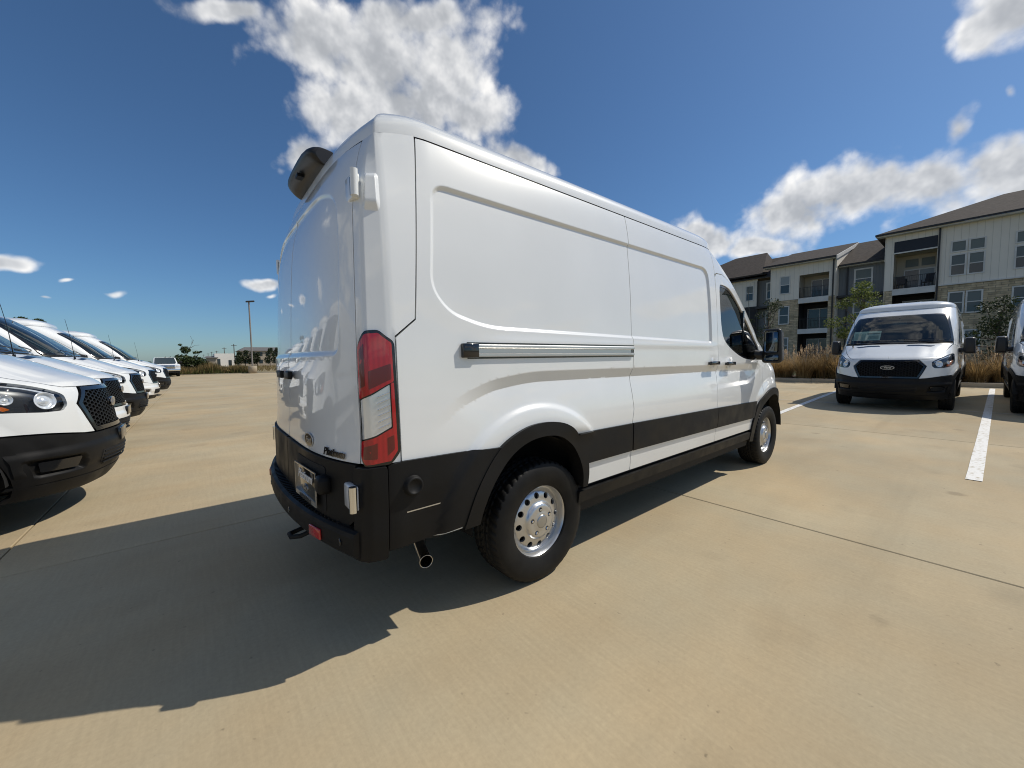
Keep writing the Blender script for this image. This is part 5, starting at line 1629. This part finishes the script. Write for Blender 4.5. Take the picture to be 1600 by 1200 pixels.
def grass_clump(seed, h=1.15, r=.55, nb=420, npl=26):
    rr = random.Random(seed); b, p = MB(), MB()
    def blade(mb, x, y, az, L_, lean_, w, z0=0):
        pts = []
        for k in range(4):
            t = k / 3
            d = lean_ * t * t * L_
            pts.append((x + math.cos(az) * d, y + math.sin(az) * d, z0 + L_ * t * (1 - .30 * lean_ * t)))
        sx_, sy_ = -math.sin(az) * w, math.cos(az) * w
        vs = []
        for k, q in enumerate(pts):
            s = 1 - .85 * k / 3
            vs += [(q[0] + sx_ * s, q[1] + sy_ * s, q[2]), (q[0] - sx_ * s, q[1] - sy_ * s, q[2])]
        mb.add(vs, [(2*k, 2*k+1, 2*k+3, 2*k+2) for k in range(3)], 0, True)
        return pts[-1]
    for _ in range(nb):
        a = rr.uniform(0, 6.283); q = r * .45 * math.sqrt(rr.random())
        blade(b, q * math.cos(a), q * math.sin(a), a + rr.uniform(-.5, .5), h * rr.uniform(.55, 1.0), rr.uniform(.15, .95), rr.uniform(.006, .012))
    for _ in range(npl):
        a = rr.uniform(0, 6.283); q = r * .4 * math.sqrt(rr.random())
        e = blade(p, q * math.cos(a), q * math.sin(a), a, h * rr.uniform(.95, 1.2), rr.uniform(.1, .5), .003)
        for k in range(10):
            t = k / 10
            blade(p, e[0] + rr.uniform(-.01, .01), e[1] + rr.uniform(-.01, .01), rr.uniform(0, 6.28), .05, .8, .008, e[2] - .16 + .18 * t)
    return b.mesh('blades'), p.mesh('plumes')
GC = []
for k in range(4):
    m1, m2 = grass_clump(20 + k); m1.materials.append(MT['straw']); m2.materials.append(MT['plume']); GC.append((m1, m2))
def clump(x, y, s, k, label, group, z=.2):
    e = empty('ornamental_grass', (x, y, z), k * 1.7); e.scale = (s, s, s * .98)
    tag(e, label, 'grass', group)
    tag(link('blades', GC[k % 4][0], None, e), kind='stuff'); tag(link('plumes', GC[k % 4][1], None, e), kind='stuff')
rr = random.Random(5)
spots = []
for y in np.arange(1.2, 8.6, .62): spots.append((21.0 + rr.uniform(-.25, .25), y + rr.uniform(-.15, .15), rr.uniform(.95, 1.25)))
for y in np.arange(1.0, 8.0, .85): spots.append((22.0 + rr.uniform(-.2, .2), y, rr.uniform(1.0, 1.3)))
for k, (x, y, s) in enumerate(spots): clump(x, y, s, k, 'tan clump of ornamental grass along the kerb, between the main van and the white van facing us', 'ornamental grass left of the parked van')
spots = []
for y in np.arange(-4.9, -.3, .62): spots.append((21.0 + rr.uniform(-.25, .25), y + rr.uniform(-.15, .15), rr.uniform(.85, 1.1)))
for y in np.arange(-4.8, -.6, .9): spots.append((21.9 + rr.uniform(-.2, .2), y, rr.uniform(.9, 1.15)))
for k, (x, y, s) in enumerate(spots): clump(x, y, s, k + 1, 'tan clump of ornamental grass along the kerb, between the two vans parked at right', 'ornamental grass right of the parked van')

def leaves(blobs, n, size, seed, shell=.55):
    """leaf-sized quads through the blobs; blob = (x, y, z, rx, ry, rz, weight)"""
    rr = np.random.RandomState(seed)
    W = np.array([q[6] for q in blobs], float); W /= W.sum()
    idx = rr.choice(len(blobs), n, p=W)
    B_ = np.array([q[:6] for q in blobs])[idx]
    d = rr.normal(size=(n, 3)); d /= np.linalg.norm(d, axis=1, keepdims=True)
    r = shell + (1 - shell) * rr.rand(n) ; r = np.where(rr.rand(n) < .25, rr.rand(n), r)
    c = B_[:, :3] + d * r[:, None] * B_[:, 3:6]
    t = rr.normal(size=(n, 3)); t /= np.linalg.norm(t, axis=1, keepdims=True)
    u = np.cross(t, rr.normal(size=(n, 3))); u /= np.linalg.norm(u, axis=1, keepdims=True)
    s = size * (.6 + .8 * rr.rand(n))[:, None]
    V = np.stack([c - t * s, c + u * s * .45, c + t * s, c - u * s * .45], 1).reshape(-1, 3)
    me = bpy.data.meshes.new('crown')
    me.from_pydata(V.tolist(), [], [(4*i, 4*i+1, 4*i+2, 4*i+3) for i in range(n)])
    return me

def tree(name, x, y, z, trunk_h, blobs, n, size, m_, label, seed, tr=.05, group=None, cat='tree', bare=()):
    e = empty(name, (x, y, z)); tag(e, label, cat, group)
    rr = random.Random(seed)
    b = MB(); top = (rr.uniform(-.1, .1), rr.uniform(-.1, .1), trunk_h)
    b.tube([(0, 0, -.1), (top[0] * .4, top[1] * .4, trunk_h * .5), top], [tr, tr * .8, tr * .55], 8)
    for q in blobs:
        s = (top[0] * .7, top[1] * .7, min(trunk_h * rr.uniform(.55, .98), max(.2, q[2] - .1)))
        mdl = tuple((s[i] + q[i]) / 2 + rr.uniform(-.08, .08) for i in range(3))
        b.tube([s, mdl, q[:3]], [tr * .5, tr * .35, tr * .15], 5)
    for p in bare: b.tube(p, [tr * .4] + [tr * .12] * (len(p) - 1), 5)
    b.build('trunk', MT['bark'], e)
    me = leaves(blobs, n, size, seed); me.materials.append(m_)
    tag(link('crown', me, None, e), kind='stuff')
    return e
rr = random.Random(8)
def cloud_blobs(n, rx, ry, z0, z1, s0, s1, seed):
    r = random.Random(seed); out = []
    for k in range(n):
        t = (k + .5) / n; z = z0 + (z1 - z0) * t
        w = math.sin(math.pi * (.15 + .8 * t)) ; a = r.uniform(0, 6.28)
        q = r.uniform(.25, 1) * w; s = r.uniform(s0, s1)
        out.append((q * rx * math.cos(a), q * ry * math.sin(a), z, s, s, s * .7, s * s))
    return out
tree('young_tree', 22.6, .85, .2, 3.4, cloud_blobs(26, .95, 1.15, .8, 4.2, .22, .46, 1), 4600, .045, MT['leaf_light'], 'slender young tree with pale green leaves behind the white van facing us', 31, .045)
tree('young_tree', 23.0, 4.6, .2, 3.3, cloud_blobs(14, 1.1, 1.2, 1.2, 3.9, .22, .45, 2), 1500, .045, MT['leaf_dark'], 'thin dark tree by the stone wall, seen beside the main van\'s door mirror', 32, .045)
tree('young_tree', 22.8, -3.0, .2, 2.6, cloud_blobs(15, .9, .95, .9, 3.0, .25, .48, 3), 2600, .05, MT['leaf_dark'], 'dark leafy tree between the two vans parked at right', 33, .05)
tree('shrub', 20.9, .55, .18, .5, cloud_blobs(10, .45, .5, .25, 1.0, .22, .36, 4), 2200, .035, MT['leaf_dark'], 'low dark green shrub beside the white van facing us', 34, .02, cat='shrub')

# ------------------------------------------------------------------ far side of the lot, beyond the row of vans
b = MB(); b.box(-14, 24, 51.65, 51.80, -.12, .06); tag(b.build('far_kerb', MT['kerb']), kind='structure')
MT['dry_grass'] = leaf_mat('dry_grass', (.10, .085, .028), (.33, .235, .11), .3)
MT['green_grass'] = leaf_mat('green_grass', (.06, .075, .02), (.15, .15, .055), .3)
def grass_strip(name, x0, x1, y0, y1, n, h, seed, m_, label):
    r = np.random.RandomState(seed)
    x = r.uniform(x0, x1, n); y = r.uniform(y0, y1, n); hh = h * (.55 + .6 * r.rand(n)) * (.8 + .3 * np.sin(x * 1.7) * np.sin(x * .6 + 1))
    a = r.uniform(0, np.pi, n); w = .035 + .03 * r.rand(n); lx, ly = r.normal(0, .18, n), r.normal(0, .18, n)
    V = np.stack([np.stack([x - np.cos(a) * w, y - np.sin(a) * w, 0 * x], 1), np.stack([x + np.cos(a) * w, y + np.sin(a) * w, 0 * x], 1), np.stack([x + lx, y + ly, hh], 1)], 1).reshape(-1, 3)
    me = bpy.data.meshes.new(name); me.from_pydata(V.tolist(), [], [(3*i, 3*i+1, 3*i+2) for i in range(n)]); me.materials.append(m_)
    tag(link(name, me), label, 'grass', kind='stuff')
grass_strip('dry_grass_bed', -6, 5.3, 52, 55.5, 9000, 1.25, 1, MT['dry_grass'], 'bed of dry tan grass along the far kerb, left of the lamp post')
grass_strip('green_grass_bed', -6, 4.6, 51.85, 53, 2600, .75, 3, MT['green_grass'], 'low green grass at the foot of the dry bed')
grass_strip('field_grass', -40, 70, 60, 125, 16000, .7, 2, MT['dry_grass'], 'dry grass field beyond the far kerb')
# lamp post on a round concrete base
lp = empty('lamp_post', (4.85, 51.2, -.03)); tag(lp, 'tall grey lamp post on a round concrete base beyond the row of vans', 'lamp post')
b = MB(); b.lathe([(0, 0), (.44, 0), (.44, .80), (.40, .86), (0, .86)], 28, 'z'); b.build('base', MT['kerb'], lp, True)
MT['pole'] = mat('pole_grey', (.23, .21, .19), .5); MT['lamp_head'] = mat('lamp_head', (.03, .03, .032), .4)
b = MB(); b.tube([(0, 0, .86), (0, 0, 8.2)], [.085, .075], 12); b.build('pole', MT['pole'], lp)
me = rbox_mesh('lamp_head', (.85, .42, .16), .05, 2); me.materials.append(MT['lamp_head']); o = link('lamp_head', me, None, lp, (.12, 0, 8.30)); o.rotation_euler = (0, rad(-8), 0)
# mesquite beyond the pickup
tree('mesquite_tree', -.9, 53.5, 0, 1.8, [(-1.5, 0, 1.5, .8, .8, .5, .7), (-.5, 0, 1.7, .9, .8, .55, .9), (.6, .2, 1.6, .8, .8, .5, .7), (1.3, 0, 1.35, .6, .6, .45, .4), (-.15, 0, 2.75, .48, .45, .42, .45), (.75, 0, 2.45, .35, .3, .16, .12), (-.55, .1, 3.3, .18, .2, .14, .05), (1.15, 0, 2.5, .16, .16, .1, .04), (0, .2, 1.2, 1.5, .8, .5, .9)], 4200, .10, MT['leaf_mid'],
     'spreading green tree with bare top branches beyond the pickup truck', 41, .09, bare=[[(0, 0, 2.3), (.35, 0, 3.2), (.65, 0, 3.9)], [(.2, 0, 2.9), (.7, 0, 3.25), (1.1, 0, 3.3)], [(.45, 0, 3.4), (.5, 0, 3.9), (.35, 0, 4.3)], [(.1, 0, 2.7), (.5, 0, 2.75), (.9, 0, 2.7)]])
tree('tall_tree', -13.2, 60, 0, 5.0, [(-.6, 0, 5.9, .55, .5, .35, .5), (.55, 0, 5.75, .5, .5, .4, .5), (0, 0, 4.6, 1.2, 1.0, .7, 1.0), (-.9, 0, 4.9, .6, .6, .4, .5)], 2600, .10, MT['leaf_mid'], 'dark tree whose top shows above the roofs of the left row of vans', 42, .12)
# far buildings, trees and utility poles
MT['far_white'] = mat('far_white_wall', (.86, .82, .74), .8); MT['far_tan'] = mat('far_tan_wall', (.36, .31, .24), .8); MT['far_roof'] = mat('far_roof', (.13, .125, .12), .8)
def far_box(name, x0, x1, y0, y1, h, m_, label, roof=1.2, wins=()):
    cx, cy = (x0 + x1) / 2, (y0 + y1) / 2
    e = empty(name, (cx, cy, 0)); tag(e, label, 'building')
    b = MB(); b.box(x0 - cx, x1 - cx, y0 - cy, y1 - cy, -.1, h); b.build('wall', m_, e)
    if roof:
        hx, hy = (x1 - x0) / 2 + .5, (y1 - y0) / 2 + .5
        b = MB(); b.add([(-hx, -hy, h), (hx, -hy, h), (hx, hy, h), (-hx, hy, h), (-hx * .75, 0, h + roof), (hx * .75, 0, h + roof)], [(0, 1, 5, 4), (1, 2, 5), (2, 3, 4, 5), (3, 0, 4), (3, 2, 1, 0)]); b.build('roof', MT['far_roof'], e)
    for (a, c, z0, z1) in wins:
        b = MB(); b.box(a - cx, c - cx, y0 - cy - .06, y0 - cy + .02, z0, z1); b.build('window', MT['win_glass'], e)
    return e
far_box('warehouse', 4.6, 9.6, 150, 165, 4.1, MT['far_white'], 'bright white low warehouse far beyond the lot', 0, [(5.2, 6.0, .2, 2.4), (8.1, 8.9, .2, 2.0)])
far_box('small_building', 2.6, 5.0, 149, 158, 2.8, MT['far_tan'], 'small tan building left of the white warehouse', .5)
far_box('garage', -3.6, -1.2, 150, 156, 1.8, MT['far_white'], 'small white building far behind the mesquite tree', .7)
far_box('far_apartments', 12, 30, 160, 175, 5.2, MT['far_tan'], 'tan apartment block far off beside the main van\'s rear edge', 1.5, [(13 + 2.2 * k, 14.1 + 2.2 * k, z, z + 1.3) for k in range(7) for z in (.8, 3.4)])
for k, (x, y, s) in enumerate(((10.4, 145, 1.0), (12.1, 146, 1.1), (13.8, 145, 1.0), (15.3, 146, .95), (18.6, 144, 1.25), (20.6, 145, 1.3), (-2, 148, .7), (0.6, 147, .6))):
    tree('far_tree', x, y, 0, 2.2 * s, [(0, 0, 2.6 * s, 1.1 * s, 1 * s, 1.5 * s, 1), (.3 * s, 0, 4.0 * s, .7 * s, .7 * s, .7 * s, .5), (-.5 * s, 0, 1.4 * s, .9 * s, .8 * s, .9 * s, .6)], 700, .24, MT['leaf_dark'],
         'dark tree far off, number %d from the left in the line before the distant buildings' % (k + 1) if False else 'dark tree in the distant line before the far buildings', 60 + k, .12, group='far line of dark trees')
for k, (x, y) in enumerate(((14.7, 226.4), (13.5, 279.8), (12.9, 361.9), (10.9, 397.7), (9.8, 455.1), (7.7, 531.4))):
    e = empty('utility_pole', (x, y, 0)); tag(e, 'thin dark utility pole in the line running into the distance', 'utility pole', 'utility poles receding along the far road')
    b = MB(); b.tube([(0, 0, 0), (0, 0, 10)], [.22, .16], 8); b.build('pole', MT['bark'], e)
    b = MB(); b.box(-1.1, 1.1, -.08, .08, 9.2, 9.4); b.build('cross_arm', MT['bark'], e)
# ------------------------------------------------------------------ vehicles
van = make_van()
tag(van, 'white cargo van in the middle, seen from its rear right corner, black lower cladding', 'van', 'white vans on the lot')

def van_copy(x, y, rz, label, swap=None, skip=()):
    c = copy_tree(van, None, skip, swap)
    if rz == 0:
        c.location = (x, y, gz(x + 3, y)); c.rotation_euler = (-.003 if y < 5.9 else 0, 0, ((y * 7.3) % 1 - .5) * .024)
    else:
        c.location = (x, y, gz(x, y) + .003); c.rotation_euler = (0, .0103, rz)
    c['label'] = label
    return c
REARBITS = ('number_plate', 'tow_eye', 'dealer_lettering', 'door_emblem', 'exhaust_pipe', 'brake_lamp_box', 'round_cap', 'trim_line', 'parking_sensor', 'tow_socket', 'plate_recess')
CLEAR = {('window_glass', 'tinted_glass'): MT['glass']}
WB = {('front_bumper', 'black_plastic'): MT['paint'], **CLEAR}
NL = 5.96
# left row: noses to +x
row = [(-.91, 2.93, CLEAR, 'white van nearest at the left edge, black bumper, honeycomb grille and amber corner lamp'),
       (-1.12, 5.65, WB, 'white van second in the left row, white bumper mostly hidden by the nearest van'),
       (-1.13, 8.8, CLEAR, 'white van third in the left row, black bumper with empty fog lamp pocket'),
       (-1.2, 13.8, WB, 'white van fourth in the left row, white painted bumper with dark fog lamp'),
       (-1.12, 19.0, CLEAR, 'white van fifth and last in the left row, black bumper, beside the pickup truck')]
for k, (nx, y, sw, lb) in enumerate(row):
    v_ = van_copy(nx - NL, y, 0, lb, sw, REARBITS + (() if k < 4 else ('plate_bracket',)))
rv1 = van_copy(11.45 + NL, -1.27, math.pi, 'white van facing us head-on in the right parking bay, price sheet in its windscreen', CLEAR, REARBITS + ('plate_bracket',))
rv2 = van_copy(11.75 + NL, -4.0, math.pi, 'white van cut off by the right edge, parked beside the van facing us', CLEAR, REARBITS + ('plate_bracket',))
# price sheet on the dash side of the windscreen of the van facing us
def sheet_on_screen(root, y0, y1, z0, z1):
    b = MB()
    vs = [tuple(on_body(y, z, -.02)) for y, z in ((y0, z0), (y1, z0), (y1, z1), (y0, z1))]
    b.add(vs, [(0, 1, 2, 3)], 0)
    def bar(u0, u1, v0, v1, m_):
        P_ = [Vector(q) for q in vs]
        f_ = lambda u, v: P_[0].lerp(P_[1], u).lerp(P_[3].lerp(P_[2], u), v) + Vector((.003, 0, .003))
        b.add([f_(u0, v0), f_(u1, v0), f_(u1, v1), f_(u0, v1)], [(0, 1, 2, 3)], m_)
    for k in range(6): bar(.55, .95, .12 + .07 * k, .15 + .07 * k, 1)
    bar(.50, .97, .66, .78, 1)
    for k in range(7): bar(.05, .45, .12 + .1 * k, .155 + .1 * k, 1)
    o = b.build('price_sheet', [MT['sheet'], MT['print_grey']], root)
    o['label'] = 'white printed price sheet behind the windscreen'
MT['sheet'] = mat('sheet_paper', (.72, .78, .76), .6); MT['print_grey'] = mat('sheet_print', (.20, .24, .24), .6)
sheet_on_screen(rv1, -.80, -.27, 1.60, 1.83)

def make_pickup():
    """full-size pickup, nose to +x, base at the origin under the front axle"""
    r = empty('pickup_truck')
    P, K = MT['paint'], MT['plastic']
    def prism(name, prof, y0, y1, m_, parent=r, taper=None, bev=.03):
        bm = bmesh.new()
        n = len(prof); vs = []
        for y in (y0, y1):
            for (x, z) in prof:
                yy = y if taper is None else y * taper(z)
                vs.append(bm.verts.new((x, yy, z)))
        for k in range(n): bm.faces.new((vs[k], vs[(k+1) % n], vs[n + (k+1) % n], vs[n + k]))
        bm.faces.new(vs[:n][::-1]); bm.faces.new(vs[n:])
        bmesh.ops.recalc_face_normals(bm, faces=bm.faces)
        bmesh.ops.bevel(bm, geom=list(bm.edges), offset=bev, segments=2, affect='EDGES')
        me = bpy.data.meshes.new(name); bm.to_mesh(me); bm.free(); me.materials.append(m_)
        me.polygons.foreach_set('use_smooth', [True] * len(me.polygons))
        try: me.set_sharp_from_angle(angle=rad(40))
        except Exception: pass
        return link(name, me, None, parent)
    prism('body', [(.98, .62), (.98, 1.12), (.90, 1.24), (-.62, 1.30), (-4.6, 1.30), (-4.6, .55), (.6, .52)], -.98, .98, P, bev=.05)
    prism('cab', [(-.45, 1.25), (-1.15, 1.90), (-3.0, 1.92), (-3.25, 1.28)], -.93, .93, P, taper=lambda z: 1 - .16 * max(0, (z - 1.25) / .65), bev=.05)
    b = MB(); b.add([(-.455, -.80, 1.33), (-.455, .80, 1.33), (-1.075, .70, 1.86), (-1.075, -.70, 1.86)], [(0, 1, 2, 3)]); o = b.build('windscreen', MT['win_glass'], r); o.location = (.02, 0, .02)
    for s in (-1, 1):
        b = MB(); b.add([(-.72, s * .935, 1.33), (-1.2, s * .85, 1.82), (-2.9, s * .85, 1.82), (-2.95, s * .935, 1.33)], [(0, 1, 2, 3)]); b.build('side_window', MT['win_glass'], r)
        rbox('head_lamp', .86, 1.0, *sorted((s * .66, s * .95)), .93, 1.14, MT['reflector'], r, .02)
        rbox('door_mirror', -.62, -.48, *sorted((s * 1.0, s * 1.26)), 1.28, 1.52, K, r, .03)
        rbox('fog_lamp', 1.0, 1.06, *sorted((s * .62, s * .82)), .55, .66, MT['gloss_black'], r, .02)
    rbox('grille', .95, 1.03, -.62, .62, .80, 1.15, MT['chrome'], r, .03)
    for k in range(4): rbox('grille_bar', 1.02, 1.045, -.56, .56, .845 + .075 * k, .885 + .075 * k, MT['gloss_black'], r, .006)
    rbox('front_bumper', .85, 1.10, -.97, .97, .56, .78, MT['chrome'], r, .05, 3)
    rbox('bumper_valance', .80, 1.04, -.92, .92, .36, .56, K, r, .04)
    for x in (0, -3.7):
        for s in (-1, 1):
            w = empty('wheel'); w.parent = r; w.location = (x, s * .84, .40); w.scale = (1.13, 1.1, 1.13); w.rotation_euler = (0, .4, 0 if s > 0 else math.pi)
            for k, nm in (('tyre', 'tyre'), ('rim', 'rim'), ('disc', 'wheel_disc')): link(nm, WHEEL[k], None, w)
            b = MB(); vs = []
            an = np.linspace(0, math.pi, 15)
            b.add([(x + .47 * math.cos(q), s * y, .40 + .47 * math.sin(q)) for y in (.985, .6) for q in an] , [(k, k + 1, 16 + k, 15 + k) for k in range(14)], 0, True)
            b.build('wheel_well', MT['bed_black'], r)
            b = MB(); b.add([(x + q_ * math.cos(q), s * .990, .40 + q_ * math.sin(q)) for q in an for q_ in (.0, .46)], [(2*k, 2*k+1, 2*k+3, 2*k+2) for k in range(14)]); b.build('arch_opening', MT['bed_black'], r)
    b = MB(); b.box(-4.4, .8, -.7, .7, .35, .56); b.build('underbody', MT['bed_black'], r)
    return r
pk = make_pickup()
tag(pk, 'white pickup truck with chrome grille facing us at the end of the left row', 'pickup truck')
pk.location = (-2.5, 48, -.03); pk.rotation_euler = (0, 0, rad(-90 + 6))
